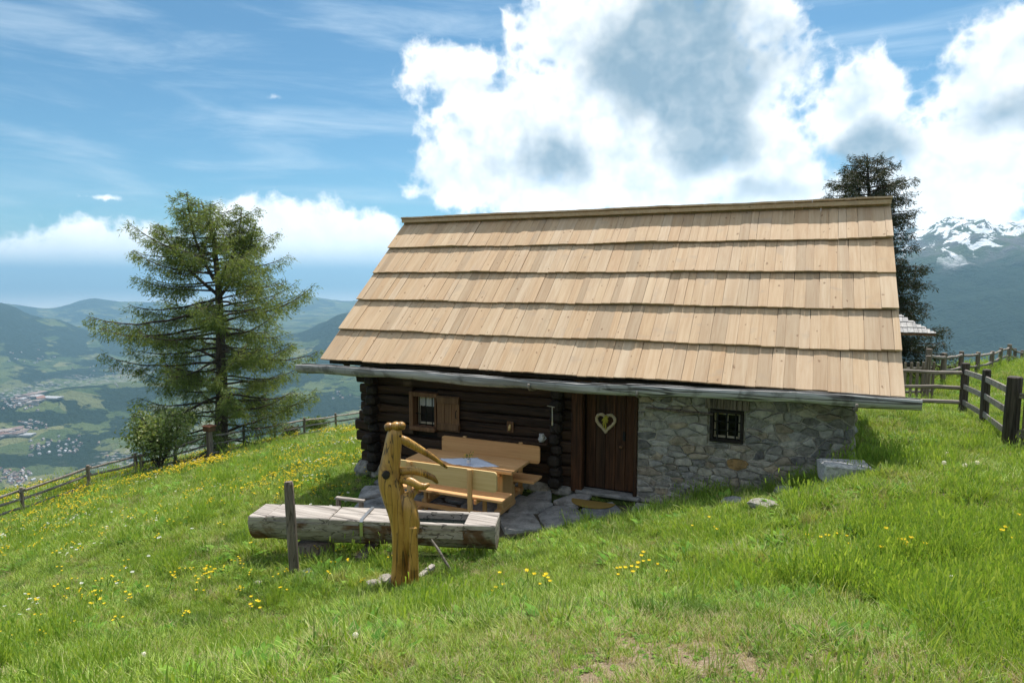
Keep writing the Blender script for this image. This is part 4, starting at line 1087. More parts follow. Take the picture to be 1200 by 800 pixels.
# ------------------------------------------------------------------ water trough and carved spout
TA, TB = at_d(290, 604, 9.05), at_d(580, 617, 8.68)
TB.z = TA.z = -3.30
TDIR = (TB - TA).normalized(); TDIR.z = 0; TPER = Vector((-TDIR.y, TDIR.x, 0))
def build_trough():
    L = (TB - TA).length; W, H = .52, .37; rg = random.Random(8)
    root = thing('log_water_trough', ((TA + TB) / 2 + TPER * .25 - Vector((0, 0, .5))), 'long hollowed grey log water trough before the table', 'trough')
    prof = []                                              # lower half of the log, flat sawn top; local (p across, z)
    m = 11
    for k in range(m):
        a = math.pi + math.pi * k / (m - 1); prof.append((W / 2 + W / 2 * 1.02 * math.cos(a), -.05 + H * .92 * math.sin(a)))
    def P(s, q, z): return TA + TDIR * s + TPER * q + Vector((0, 0, z))
    n = 26; h0, h1 = 2.02, 3.02; wall = .075; dep = .26        # open water bay between s=h0 and h1
    V = []; F = []
    for i in range(n + 1):
        s = L * i / n; wob = .012 * math.sin(i * .9) ; 
        V += [P(s + (rg.uniform(-.01, .01) if 0 < i < n else 0), q + wob * .5, z + rg.uniform(-.006, .006) + .01 * math.sin(i * .5)) for q, z in prof]
    k = m
    for i in range(n):
        for j in range(m - 1): F.append((i * m + j, i * m + j + 1, (i + 1) * m + j + 1, (i + 1) * m + j))
    F.append(tuple(range(m))); F.append(tuple(n * m + j for j in range(m))[::-1])
    shell = MB(); shell.add(V, F)
    body = shell.build('trough_body', M['trough'], root)
    top = MB()                                             # flat top: solid left part, rims round the bay
    def slab(s0, s1, q0, q1, z0, z1): 
        a = P((s0 + s1) / 2, (q0 + q1) / 2, (z0 + z1) / 2); M3 = Matrix((TDIR, TPER, Vector((0, 0, 1)))).transposed(); return a, (s1 - s0, q1 - q0, z1 - z0), M3.to_quaternion()
    def add(mbx, *a): c, sz, q = slab(*a); mbx.box(c, sz, q, .012)
    add(top, .26, 1.15, 0.012, W - .012, -.075, .022); top.build('cover_plank', M['troughtop'], root)
    for q0, q1 in ((.0, .0),): pass
    e = MB(); add(e, 0.0, .255, .004, W - .004, -.10, .012); e.build('end_block', M['troughtop'], root)
    e = MB(); add(e, 1.155, h0, .004, W * .50, -.078, .015); e.build('cover_plank', M['troughtop'], root)
    e = MB(); add(e, 1.155, h0, W * .50 + .006, W - .006, -.078, .010); e.build('cover_plank', M['troughtop'], root)
    e = MB(); add(e, h1, L + .004, .004, W - .004, -.10, .016); e.build('end_block', M['troughtop'], root)
    for q0, q1 in ((.003, wall), (W - wall, W - .003)):
        e = MB(); add(e, h0 + .003, h1 - .003, q0, q1, -.20, .008); e.build('rim', M['troughtop'], root)
    e = MB(); add(e, h0 + .003, h1 - .003, wall, W - wall, -.22, -.085); e.build('water', M['water'], root)
    b = MB(); pts = [P(1.62, .0 - .012, -.20), P(1.62, -.012, .0), P(1.62, .02, .030), P(1.62, W * .5, .033), P(1.62, W - .02, .028)]
    for a, c in zip(pts[:-1], pts[1:]): b.bar(a, c, .045, .006, (0, 0, 1) if abs((c - a).z) < .05 else tuple(TPER), .001)
    b.build('metal_band', M['metal'], root)
    # supports: stump under the left part, stacked planks under the middle
    sp = MB(); c = P(.86, .25, 0); gzv = gz(c.x, c.y)
    t = thing('support_block', (c.x, c.y, gzv), 'dark wooden block under the left part of the trough', 'block')
    MB().tube([(c.x, c.y, gzv - .05), (c.x + .01, c.y, (gzv - 3.72) / 2), (c.x, c.y, -3.70)], [.26, .25, .25], 12, True, .04).build('stump', M['fence'], t)
    for i in range(4):
        c = P(1.55 + .04 * i, .25, 0); g = gz(c.x, c.y) + .03 + .05 * i
        if g > -3.74: break
        o = MB().bar(c - TPER * .35 + Vector((0, 0, g - c.z)), c + TPER * (.35 + .05 * i) + Vector((0, 0, g - c.z)), .16, .045, (0, 0, 1), .01).build('support_plank', M['fence'])
        tag(o, ['weathered plank lying on the ground beneath the middle of the trough', 'second weathered plank stacked on the one beneath the trough', 'third plank of the stack beneath the trough', 'topmost plank of the stack touching the trough'][i], 'plank', 'planks under the trough')
    # plank stub lying on the far edge
    a, c = P(.98, W + .22, -.02), P(1.42, W + .20, -.03); ga, gc = gz(a.x, a.y), gz(c.x, c.y)
    a.z = -3.24; c.z = -3.27
    pl = thing('loose_plank', ((a + c) / 2).to_tuple()[:2] + (gz(((a + c) / 2).x, ((a + c) / 2).y),), 'short grey plank on a stake behind the trough', 'plank')
    MB().bar(a, c, .07, .035, (0, 0, 1), .006).build('plank', M['rail'], pl)
    for q in (a.lerp(c, .08), a.lerp(c, .88)): MB().bar((q.x, q.y, gz(q.x, q.y) - .1), (q.x, q.y, q.z - .012), .06, .06, (0, 1, 0), .008).build('stake', M['fence'], pl)
def water_mat():
    m, t, b, out = new_mat('dark_trough_water'); b.inputs['Base Color'].default_value = (0.006, 0.010, 0.009, 1); b.inputs['Roughness'].default_value = 0.04; b.inputs['IOR'].default_value = 1.33
    b.inputs['Specular IOR Level'].default_value = 0.5
    tc = t.node('ShaderNodeTexCoord'); bump(t, b, t.noise(tc.outputs['Object'], 14, 3, .5), 0.12, 0.01); return m
M['water'] = water_mat()
build_trough()
def build_trough_post():
    a = at_d(346, 680, 8.5); g = gz(a.x, a.y); top = at_d(338, 564, 8.5); rg = random.Random(6)
    pts = [Vector((a.x, a.y, g - .15)).lerp(top, s) for s in (0, .25, .5, .75, .97, 1)]
    o = MB().tube(pts, [.066, .064, .066, .062, .060, .05], 12, True, .05, rng=rg).build('wooden_post', M['fence'], smooth=False)
    tag(o, 'upright grey-brown post standing in front of the trough', 'post')
build_trough_post()

def skin_tubes(mb, chains, n=14, rough=0.03, rg=random):
    for pts, rad, sq in chains: mb.tube(pts, rad, n, True, rough, sq, rg)
def build_carved():
    base = at_d(470, 686, 8.0); g = gz(base.x, base.y); rg = random.Random(10); D = 8.0
    def Q(x, y, dd=0.0): return at_d(x, y, D + dd)
    t = thing('carved_bird_spout', (base.x, base.y, g), 'yellow varnished carved wooden bird figure with long beak by the trough', 'carving')
    px = D / FPX
    prof = [(469, 692, 14.5), (469, 675, 12.5), (470, 655, 11.5), (470, 635, 11.8), (470, 618, 12.6), (467, 600, 14.0), (462, 582, 15.5), (457, 566, 15.8), (456, 553, 14.8), (458, 540, 13), (460, 525, 11.8), (462, 512, 11), (463, 504, 9.5), (464, 500, 6)]
    mb = MB(); mb.tube([Q(x, y) for x, y, r in prof], [r * px * .92 for x, y, r in prof], 18, True, .03, .95, rg)
    o = mb.build('body', M['carved'], t, smooth=True); sub = o.modifiers.new('s', 'SUBSURF'); sub.levels = sub.render_levels = 1
    # belly bulge and buttress on the trough side
    mb = MB(); mb.tube([Q(472, 578, -.02), Q(479, 597, -.03), Q(482, 613, -.03), Q(479, 630, -.02), Q(474, 650)], [.09, .105, .11, .095, .06], 14, True, .06, 1, rg)
    mb.build('belly', M['carved'], t, smooth=True)
    mb = MB(); mb.bar(Q(486, 690, -.10), Q(484, 616, -.10), .10, .09, tuple(CF), .02); mb.build('prop_post', M['carved'], t)
    for x, r in ((456, 6), (464, 6.5), (470, 5.5)):
        mb = MB(); c = Q(x, 498 if x != 456 else 499, -.03); mb.tube([c + Vector((0, 0, -.05)), c + Vector((0, 0, -.01)), c + Vector((0, 0, .02)), c + Vector((0, 0, .04))], [r * px * .8, r * px, r * px * .9, r * px * .4], 10, True, .05, 1, rg)
        mb.build('crest_knob', M['carved'], t, smooth=True)
    mb = MB(); mb.tube([Q(468, 513), Q(476, 517, .05), Q(490, 525, .12), Q(508, 536, .22), Q(524, 548, .30)], [.040, .050, .042, .030, .014], 12, True, .03, 1.1, rg)
    mb.build('beak', M['carved'], t, smooth=True)
    for sgn in (-1, 1):
        e = Q(469, 512, -.105 if sgn < 0 else .1); MB().tube([e, e + Vector((0, 0, .012)), e + Vector((0, 0, .024))], [.008, .016, .006], 8).build('eye', M['iron'], t, smooth=True)
    arms = [[(468, 552, 0, 5), (483, 551, .06, 5), (496, 554, .13, 4.2), (508, 560, .18, 3.4), (513, 566, .19, 1.6)],
            [(470, 561, -.03, 5), (482, 564, -.06, 5), (491, 569, -.06, 4.5), (498, 570, -.05, 4), (503, 567, -.05, 2)],
            [(478, 588, 0, 4), (484, 579, .03, 3.5), (490, 570, .02, 3)]]
    for a in arms:
        mb = MB(); mb.tube([Q(x, y, d) for x, y, d, r in a], [r * px for x, y, d, r in a], 10, True, .05, 1, rg); mb.build('branch_arm', M['carved'], t, smooth=True)
    kn = MB(); c = Q(452, 557, -.185); kn.tube([c + Vector(CF) * .03, c, c - Vector(CF) * .004], [.05, .042, .02], 12, True, .12); kn.build('knot_hole', M['logend'], t)
    # stones and offcuts round the foot
    for (x, y, d, sz, lab) in ((438, 690, 7.9, (.11, .08, .07), 'wide pale stone farthest out from the foot of the carved figure'), (452, 682, 8.0, (.09, .08, .09), 'tall pale stone touching the foot of the carved figure'), (447, 676, 8.15, (.08, .07, .06), 'small stone tucked behind the two at the carved figure')):
        p = at_d(x, y, d); zz = gz(p.x, p.y)
        tag(stone_lump('foot_stone', (p.x, p.y, zz + sz[2] * .45), sz, M['fieldstone'], None, rg), lab, 'stone', 'stones at the carved figure')
    a, b = at_d(490, 676, 8.1), at_d(508, 657, 8.35); a.z = gz(a.x, a.y) + .03; b.z = gz(b.x, b.y) + .10
    tag(MB().bar(a, b, .07, .06, (0, 0, 1), .012).build('wood_offcut', M['troughtop']), 'pale grey wood offcut lying beside the carved figure', 'wood')
    a, b = at_d(505, 632, 8.35), at_d(530, 652, 8.25); a.z = max(a.z, gz(a.x, a.y) + .1); b.z = gz(b.x, b.y) + .03
    tag(MB().tube([a, a.lerp(b, .3) + Vector((0, 0, .012)), a.lerp(b, .7) - Vector((0, 0, .01)), b], [.014, .018, .017, .011], 7, True, .1).build('stick', M['rail']), 'crooked stick leaning against the trough', 'stick')
build_carved()

# ------------------------------------------------------------------ loose stones in the grass
def build_stones():
    rg = random.Random(14)
    p = at_d(990, 572, 8.75); z = gz(p.x, p.y)
    me = MB().box((0, 0, 0), (.62, .40, .26), None, .03)
    for i, v in enumerate(me.v): me.v[i] = (v[0] + rg.uniform(-.02, .02), v[1] + rg.uniform(-.02, .02), v[2] + rg.uniform(-.015, .015) - .03 * max(0, v[0]))
    tag(me.build('granite_block', M['granite'], None, Matrix.Translation((p.x, p.y, z + .10)) @ Matrix.Rotation(R(12), 4, 'Z')), 'pale grey squared granite block at the right corner of the stone wall', 'stone block')
    specs = [(905, 598, 8.1, (.26, .16, .07), 'flat tan stone lying in the grass before the stone wall'), (868, 584, 8.9, (.22, .14, .09), 'dark grey stone in the shade under the little stone-wall window'),
             (922, 576, 9.0, (.15, .10, .08), 'small grey stone next to the granite block'), (1040, 730, 4.15, (.17, .035, .03), 'thin white weathered stick-like stone in the near grass'),
             (1003, 727, 4.2, (.05, .035, .03), 'tiny white stone beside the thin white one'), (1180, 538, 10.6, (.24, .14, .06), 'flat pale stone in the grass before the picket gate'),
             (1172, 453, 20, (.45, .2, .12), 'long pale boulder in the pasture behind the fence'), (303, 686, 8.3, (.09, .06, .05), 'small stone in the trough shadow'), (375, 676, 8.45, (.3, .2, .05), 'flat grey slab under the trough beside the post')]
    for (x, y, d, sz, lab) in specs:
        p = at_d(x, y, d); z = gz(p.x, p.y)
        tag(stone_lump('stone', (p.x, p.y, z + sz[2] * .15), sz, M['slab'] if 'grey' in lab else M['fieldstone'], None, rg, Matrix.Rotation(rg.uniform(-.3, .3), 4, 'Z')), lab, 'stone')
build_stones()

# ------------------------------------------------------------------ fences
def on_ground(p, dz=0.0): return Vector((p.x, p.y, gz(p.x, p.y) + dz))
def post_mesh(p, h, r, rg, square=False, lean=(0, 0)):
    top = p + Vector((lean[0], lean[1], h)); m = MB()
    if square: m.bar(p - Vector((0, 0, .25)), top, r * 1.8, r * 1.8, (0, 1, 0), .02)
    else: m.tube([p - Vector((0, 0, .25)), p.lerp(top, .4), p.lerp(top, .8), top - Vector((0, 0, .02)), top], [r, r * .97, r * .95, r * .93, r * .7], 9, True, .06, 1, rg)
    return m
def rail_mesh(a, b, r, rg, flat=False, sag=.03):
    m = MB()
    if flat: m.bar(a, b, r * .55, r * 2.2, (0, 0, 1), .006)
    else:
        n = 5; d = (b - a); e = d.normalized() * .12; a = a - e; b = b + e
        pts = [a.lerp(b, k / n) + Vector((rg.uniform(-.02, .02), rg.uniform(-.02, .02), rg.uniform(-.02, .02) - sag * math.sin(k / n * 3.14))) for k in range(n + 1)]
        m.tube(pts, [r * rg.uniform(.85, 1.1) for _ in pts], 7, True, .05, 1, rg)
    return m
def fence(name, posts, heights, rails, label, group, rg, rr=.045, pr=.065, flat=False, offs=0.0, skip=(), pair=()):
    mid = posts[len(posts) // 2]; f = thing(name, mid, label, 'fence', group)
    for i, (p, h) in enumerate(zip(posts, heights)):
        post_mesh(p, h, pr, rg, flat, (rg.uniform(-.04, .04), rg.uniform(-.04, .04))).build('post', M['fence'], f)
        if i in pair: post_mesh(p + Vector((.25, .12, 0)), h * .95, pr, rg).build('post', M['fence'], f)
    for i in range(len(posts) - 1):
        if i in skip: continue
        for q in rails:
            a = posts[i] + Vector((0, 0, heights[i] * q)); b = posts[i + 1] + Vector((0, 0, heights[i + 1] * q + rg.uniform(-.05, .05)))
            sd = Vector((offs, 0, 0)); rail_mesh(a + sd, b + sd, rr, rg, flat).build('rail', M['rail'], f)
    return f
def build_fences():
    rg = random.Random(17)
    left = [(-40, 620, 25.5), (27, 598, 27), (105, 573, 29.5), (160, 558, 31.5), (206, 547, 33.8), (245, 538, 34.5), (287, 530, 38), (323, 522, 41), (357, 514, 43.5), (394, 508, 46), (423, 508, 48), (450, 508, 50)]
    P = [on_ground(at_d(*q)) for q in left]; H = [1.12, 1.1, 1.12, 1.1, 1.12, 1.45, 1.35, 1.35, 1.35, 1.3, 1.3, 1.3]
    fence('pasture_fence', P, H, (.86, .56, .2), 'long weathered rail fence along the meadow edge below the larch', None, rg, rr=.058, pr=.08, pair=(3,))
    # post with a little box roof
    p = P[5]; t = thing('capped_post', on_ground(p + Vector((.45, -.3, 0))), 'stout post with a small red-brown capped box beside the larch trunk', 'post'); b = on_ground(p + Vector((.45, -.3, 0)))
    post_mesh(b, 1.55, .13, rg, True).build('post', M['fence'], t)
    MB().box(b + Vector((0, 0, 1.66)), (.46, .42, .24), None, .02).build('box', M['frame'], t)
    MB().box(b + Vector((0, 0, 1.81)), (.56, .5, .05), None, .01).build('cap', M['redcap'], t)
    # near right: fence from the gate to the corner, then behind the hut
    P1, P2, P3 = on_ground(at_d(1183, 528, 11.5)), on_ground(at_d(1152, 500, 13.8)), on_ground(at_d(1128, 484, 16.0))
    f = thing('garden_fence', P2, 'dark plank fence running from the picket gate back to the corner post', 'fence')
    for p, hh, r in ((P2, 1.22, .085), (P3, 1.24, .095)): post_mesh(p, hh, r, rg).build('post', M['fence_dark'], f)
    for a, b in ((P1, P2), (P2, P3)):
        for z in (1.02, .66, .28): rail_mesh(a + Vector((-.02, 0, z)), b + Vector((-.02, 0, z)), .055, rg, True).build('rail', M['rail'], f)
    f = thing('garden_fence', P3 + Vector((-3, 0, 0)), 'three-rail fence leading from the corner post away behind the hut', 'fence')
    Q = [P3 + Vector((-.12, 0, 0)), on_ground(P3 + Vector((-2.9, .15, 0))), on_ground(P3 + Vector((-5.8, .3, 0)))]
    for p in Q[1:]: post_mesh(p, 1.2, .085, rg).build('post', M['fence_dark'], f)
    for a, b in zip(Q, Q[1:]):
        for z in (1.0, .62, .25): rail_mesh(a + Vector((0, 0, z)), b + Vector((0, 0, z)), .05, rg, False, .0).build('rail', M['rail'], f)
    # picket gate at the right border of the view
    d = Vector((.62, -.78, 0)); d.normalize(); g = thing('picket_gate', P1 + d * .7, 'grey picket gate with a diagonal brace hung on a thick post', 'gate')
    post_mesh(P1, 1.30, .125, rg).build('gate_post', M['fence_dark'], g)
    for z in (.98, .30): MB().bar(P1 + d * .08 + Vector((0, 0, z)), P1 + d * 1.6 + Vector((0, 0, z + .02)), .05, .09, (0, 0, 1), .008).build('crossbar', M['rail'], g)
    MB().bar(P1 + d * .12 + Vector((0, -.02, .34)), P1 + d * 1.5 + Vector((0, -.02, .98)), .045, .08, (0, 0, 1), .008).build('brace', M['rail'], g)
    for i in range(12):
        q = P1 + d * (.2 + i * .118) + Vector((.03, .03, 0)); h = 1.16 + rg.uniform(-.03, .03)
        MB().bar(q + Vector((0, 0, .07)), q + Vector((0, 0, h)), .085, .022, (-d.y, d.x, 0), .005).build('picket', M['fence'], g)
    c = P1 + d * .62 + Vector((0, 0, 1.19)); V = []; F = []
    cl = MB(); nn = 10
    for i in range(nn + 1):
        for j in range(7):
            s = (j - 3) / 3; V.append(c + d * (i / nn - .5) * .6 + Vector((-d.y, d.x, 0)) * s * .12 + Vector((0, 0, .03 - .15 * s * s + .015 * math.sin(i * 1.9 + j))))
    for i in range(nn):
        for j in range(6): F.append((i * 7 + j, (i + 1) * 7 + j, (i + 1) * 7 + j + 1, i * 7 + j + 1))
    cl.add(V, F); o = cl.build('white_cloth', M['white'], smooth=True); tag(o, 'white cloth lying over the top of the picket gate', 'cloth'); md = o.modifiers.new('s', 'SOLIDIFY'); md.thickness = .008
    # little picket gate in the distance behind the corner post
    a, b = on_ground(at_d(1059, 463, 19.6)), on_ground(at_d(1092, 463, 19.6)); g = thing('wicket_gate', a.lerp(b, .5), 'small open-slatted wicket gate behind the hut roof corner', 'gate')
    for k, x in enumerate((0, .22, .44, .64, .80, 1.0)):
        q = a.lerp(b, x); MB().bar(q + Vector((0, 0, .02)), q + Vector((0, 0, (1.20 if k != 4 else 1.38))), .075 if k != 4 else .13, .05 if k != 4 else .12, (0, 1, 0), .01).build('picket', M['fence'], g)
    for z in (1.0, .3): MB().bar(a + Vector((0, .05, z)), b + Vector((0, .05, z)), .04, .08, (0, 0, 1), .01).build('crossbar', M['rail'], g)
    # far pasture fence: along the brow, up to a corner, then away
    far = [(1086, 452, 22), (1105, 447, 25.6), (1125, 443, 28), (1144.5, 439, 30.5), (1161, 437, 33), (1171, 431, 36), (1181, 426, 37.5)]
    P = [on_ground(at_d(*q)) for q in far]; top = [408, 413, 411, 412, 411, 408, 403]
    H = [max(.95, min(1.6, at_d(q[0], t, q[2]).z - p.z)) for q, t, p in zip(far, top, P)]
    fence('brow_fence', P, H, (.85, .42), 'rail fence on the brow before the blue mountainside', None, rg, rr=.06, pr=.10)
    far2 = [(1182, 426, 37.7), (1189, 427, 42), (1197, 429, 46), (1215, 432, 50), (1240, 436, 52)]
    P = [on_ground(at_d(*q)) for q in far2]; top = [403, 408, 410, 412, 414]
    H = [max(.95, min(1.7, at_d(q[0], t, q[2]).z - p.z)) for q, t, p in zip(far2, top, P)]
    fence('brow_fence', P[0:], H, (.85, .45), 'continuation of the brow fence dropping away beyond its corner post', None, rg, rr=.06, pr=.10)
M['fence_dark'] = wood('dark_fence_post', (0.035, 0.028, 0.024), (0.12, 0.098, 0.084), axis=2, grain=26, stretch=14, cracks=0.6, bump_s=0.6)
M['redcap'] = plain('red_brown_tile', (0.28, 0.12, 0.07), 0.8, 0, 0.2, 12, 0.3)
M['white'] = plain('white_cloth', (0.75, 0.75, 0.75), 0.9)
build_fences()

# ------------------------------------------------------------------ shed behind the hut
def build_shed():
    e = at_d(1097, 391, 24.0); g = gz(e.x - 2, e.y + 1); pitch = R(30); L, Dp = 4.6, 3.5; hx = Dp / 2; rise = hx * math.tan(pitch)
    s = thing('shed', (e.x - L / 2, e.y + Dp / 2, g), 'small shed with grey shingled hip roof behind the hut and before the spruce', 'shed')
    for (x, y, sx, sy) in ((e.x - L / 2 - .35, e.y + .6, L - 1.9, .1), (e.x - L / 2 - .35, e.y + Dp - .5, L - 1.9, .1), (e.x - L + .6, e.y + Dp / 2, .1, Dp - 1.3), (e.x - 1.3, e.y + Dp / 2, .1, Dp - 1.3)):
        MB().box((x, y, (g + e.z) / 2 + .05), (sx, sy, e.z - g + .1), None, .01).build('wall', M['log'], s)
    A = [(e.x - L, e.y), (e.x, e.y), (e.x, e.y + Dp), (e.x - L, e.y + Dp)]; r0, r1 = (e.x - L + hx, e.y + hx, e.z + rise), (e.x - hx, e.y + hx, e.z + rise)
    V = [(x, y, e.z) for x, y in A] + [r0, r1] + [(x, y, e.z - .06) for x, y in A]
    mb = MB(); mb.add([(v[0], v[1], v[2] - .03) for v in V], [(0, 1, 5, 4), (1, 2, 5), (2, 3, 4, 5), (3, 0, 4), (9, 8, 7, 6), (0, 6, 7, 1), (1, 7, 8, 2), (2, 8, 9, 3), (3, 9, 6, 0)]); rf = mb.build('roof', M['frame'], s)
    dv = Vector((0, math.cos(pitch), math.sin(pitch))); nv = Vector((0, -math.sin(pitch), math.cos(pitch))); rg = random.Random(40); run = .36
    for c in range(5):
        ins = c * run * math.cos(pitch); x = e.x - L + ins
        while x < e.x - ins - .02:
            w = min(rg.uniform(.10, .2), e.x - ins - x); a = Vector((x + w / 2, e.y - .02, e.z - .01)) + dv * (c * run + rg.uniform(-.01, .01)) + nv * .03
            ln = min(.46, max(.12, (e.x - (x + w)) / math.cos(pitch) - c * run + .12)); MB().bar(a, a + dv * ln - nv * .03, w - .008, .02, nv, .003).build('shingle', M['grey_shingle'], rf); x += w
M['grey_shingle'] = wood('grey_shingle', (0.26, 0.25, 0.25), (0.48, 0.47, 0.46), axis=1, grain=22, stretch=18, var=[(0.75, 0.75, 0.76), (1.1, 1.08, 1.05), (0.9, 0.9, 0.9)])
build_shed()

# ------------------------------------------------------------------ trees
def blades(P, Dv, length, width, rng):
    """one slim triangle pair (a kite) for each point along each direction"""
    n = len(P); Dv = Dv / np.maximum(np.linalg.norm(Dv, axis=1, keepdims=True), 1e-6)
    rnd = rng.normal(size=(n, 3)); S = np.cross(Dv, rnd); S /= np.maximum(np.linalg.norm(S, axis=1, keepdims=True), 1e-6)
    L = length[:, None]; W = width[:, None]
    V = np.stack([P, P + Dv * L * .5 + S * W, P + Dv * L, P + Dv * L * .5 - S * W], 1).reshape(-1, 3)
    F = np.arange(4 * n).reshape(n, 4); return V, F
def tree_from(name, label, root, trunk_pts, trunk_rad, limbs, foliage, mats, cat='tree', group=None):
    t = thing(name, root, label, cat, group)
    mb = MB(); mb.tube(trunk_pts, trunk_rad, 12, True, .06); mb.build('trunk', mats[0], t, smooth=True)
    mb = MB()
    for pts, rad in limbs: mb.tube(pts, rad, 5, False)
    me = bpy.data.meshes.new('limbs'); me.from_pydata(mb.v, [], mb.f); mesh_obj('limbs', me, mats[0], t, smooth=True)
    V, F = foliage; me = np_mesh('crown', V, F); mesh_obj('crown', me, mats[1], t)
    return t
def conifer(root, trunk_pts, limb_specs, rng, twig_gap, twig_len, hang, tuft, dens, blade, droop=0.25, lift=0.15, fan=1.0, inner=.12):
    """limbs grow from the trunk line, twigs from limbs, needle tufts along twigs; returns limb tubes and foliage arrays"""
    T = [Vector(p) for p in trunk_pts]; zs = [p.z for p in T]; limbs = []; NP = []; ND = []
    def trunk_at(z):
        return Vector((np.interp(z, zs, [p.x for p in T]), np.interp(z, zs, [p.y for p in T]), z))
    for (z, az, L, rise) in limb_specs:
        o = trunk_at(z); d = Vector((math.cos(az), math.sin(az), 0)); side = Vector((-d.y, d.x, 0)); pts = []; n = 9
        curve = rng.uniform(-.15, .15)
        for k in range(n + 1):
            s = k / n; pts.append(o + d * (L * s) + side * (L * curve * s * s) + Vector((0, 0, L * (rise * s - droop * s * s + lift * s ** 3 * 1.4) + rng.uniform(-.03, .03) * L * .2)))
        limbs.append((pts, [max(.006, (.012 + .0115 * L) * (1 - k / n) ** .8 + .006) for k in range(n + 1)]))
        m = max(3, int(L / twig_gap))
        for k in range(m):
            s = inner + (1 - inner) * (k + rng.uniform(0, .9)) / m
            if s > 1: s = 1
            fi = s * n; i = min(int(fi), n - 1); base = pts[i].lerp(pts[i + 1], fi - i); fw = (pts[i + 1] - pts[i]).normalized()
            for sg in (-1, 1):
                if rng.random() < .12: continue
                tl = twig_len * rng.uniform(.5, 1.2) * (1.12 - .62 * s) * min(1, L / 2.2 + .25)
                dirv = (fw * rng.uniform(.35, .9) + side * sg * rng.uniform(.5, 1.0) * fan + Vector((0, 0, rng.uniform(-.35, .15) - hang))).normalized()
                q = []
                for u in range(5):
                    w = u / 4; q.append(base + dirv * (tl * w) + Vector((0, 0, -hang * tl * .8 * w * w)))
                if tl > .3: limbs.append((q, [.010, .009, .007, .005, .003]))
                cnt = max(3, int(tl * dens))
                for c in range(cnt):
                    w = rng.uniform(.05, 1); j = min(int(w * 4), 3); pp = q[j].lerp(q[j + 1], w * 4 - j)
                    hv = rng.uniform(0, 1)
                    pp = pp + Vector((rng.normal(0, tuft), rng.normal(0, tuft), -abs(rng.normal(0, tuft)) * (1 + 2 * hang)))
                    NP.append(pp); ND.append(dirv * rng.uniform(.2, .9) + Vector((rng.normal(0, .5), rng.normal(0, .5), rng.normal(0, .5) - hang)))
        cnt = int(L * dens * .5)
        for c in range(cnt):
            s = rng.uniform(.25, 1); fi = s * n; i = min(int(fi), n - 1); pp = pts[i].lerp(pts[i + 1], fi - i)
            NP.append(pp + Vector((rng.normal(0, tuft), rng.normal(0, tuft), rng.normal(0, tuft)))); ND.append(d * .5 + Vector((rng.normal(0, .6), rng.normal(0, .6), rng.normal(0, .4))))
    P = np.array([p[:] for p in NP]); Dv = np.array([p[:] for p in ND]); n = len(P)
    V, F = blades(P, Dv, rng.uniform(blade[0], blade[1], n), rng.uniform(blade[2], blade[3], n), rng)
    return limbs, (V, F)

def build_larch():
    rng = np.random.default_rng(5); D = 38.0; b = at_d(259, 534, D); b = on_ground(b); ht = at_d(240, 232, D).z - b.z
    top = at_d(236, 236, D); mid = at_d(256, 330, D); low = at_d(260, 450, D)
    T = [b - Vector((0, 0, .5)), b + Vector((0, 0, .6)), low, mid, at_d(250, 280, D), top]; Rd = [.52, .40, .30, .19, .11, .03]
    specs = []
    # outline half-widths in metres against height fraction, read from the crown's silhouette
    hf = [0.06, .12, .2, .3, .42, .52, .62, .72, .82, .9, .97]; wl = [4.0, 5.2, 5.8, 6.6, 7.6, 7.6, 6.2, 5.0, 4.4, 2.6, 1.2]; wr = [5.6, 6.2, 6.2, 6.0, 5.6, 6.0, 5.4, 4.5, 3.8, 2.9, 1.0]
    n = 128; cr = Vector(CR)
    for i in range(n):
        f = .06 + .92 * ((i + rng.uniform(0, 1)) / n); az = i * 2.39996 + rng.uniform(-.4, .4)
        lr = (math.cos(az) * cr.x + math.sin(az) * cr.y); w = np.interp(f, hf, wr) if lr > 0 else np.interp(f, hf, wl)
        L = w * rng.uniform(.52, 1.06); specs.append((b.z + ht * f, az, L, rng.uniform(-.12, .34) + .5 * max(0, f - .6)))
    limbs, fol = conifer(b, T, specs, rng, .26, .95, .34, .09, 43, (.14, .30, .012, .024), droop=.42, lift=.34, fan=.85, inner=.30)
    # two strong secondary leaders near the top
    sp2 = []
    for (px, py, px2, py2) in ((252, 330, 219, 226), (256, 330, 283, 244), (256, 350, 300, 262), (255, 345, 185, 262)):
        a, c = at_d(px, py, D), at_d(px2, py2, D + rng.uniform(-1.5, 1.5)); pts = []
        for k in range(8):
            s = k / 7; q = a.lerp(c, s); q += (c - a).cross(Vector(CF)).normalized() * (-.35 if px2 > px else .35) * math.sin(s * 3.14) * 1.0; pts.append(q)
        limbs.append((pts, [.10 * (1 - k / 8) + .012 for k in range(8)]))
        T2 = sorted(pts, key=lambda p: p.z); H2 = T2[-1].z - T2[0].z
        for i in range(24):
            f = .35 + .65 * i / 24; az = i * 2.4; sp = [(T2[0].z + H2 * f, az, rng.uniform(.5, 1.5) * (1.2 - f * .8) + .25, rng.uniform(.1, .5))]
            l2, f2 = conifer(b, T2, sp, rng, .2, .7, .18, .07, 50, (.14, .28, .012, .024)); limbs += l2; sp2.append(f2)
    V = [fol[0]]; F = [fol[1]]; off = len(fol[0])
    for v, f in sp2: V.append(v); F.append(f + off); off += len(v)
    tree_from('larch_tree', 'tall broad larch with feathery drooping branches beyond the rail fence', b, T, Rd, limbs, (np.concatenate(V), np.concatenate(F)), (M['bark'], M['larch']))
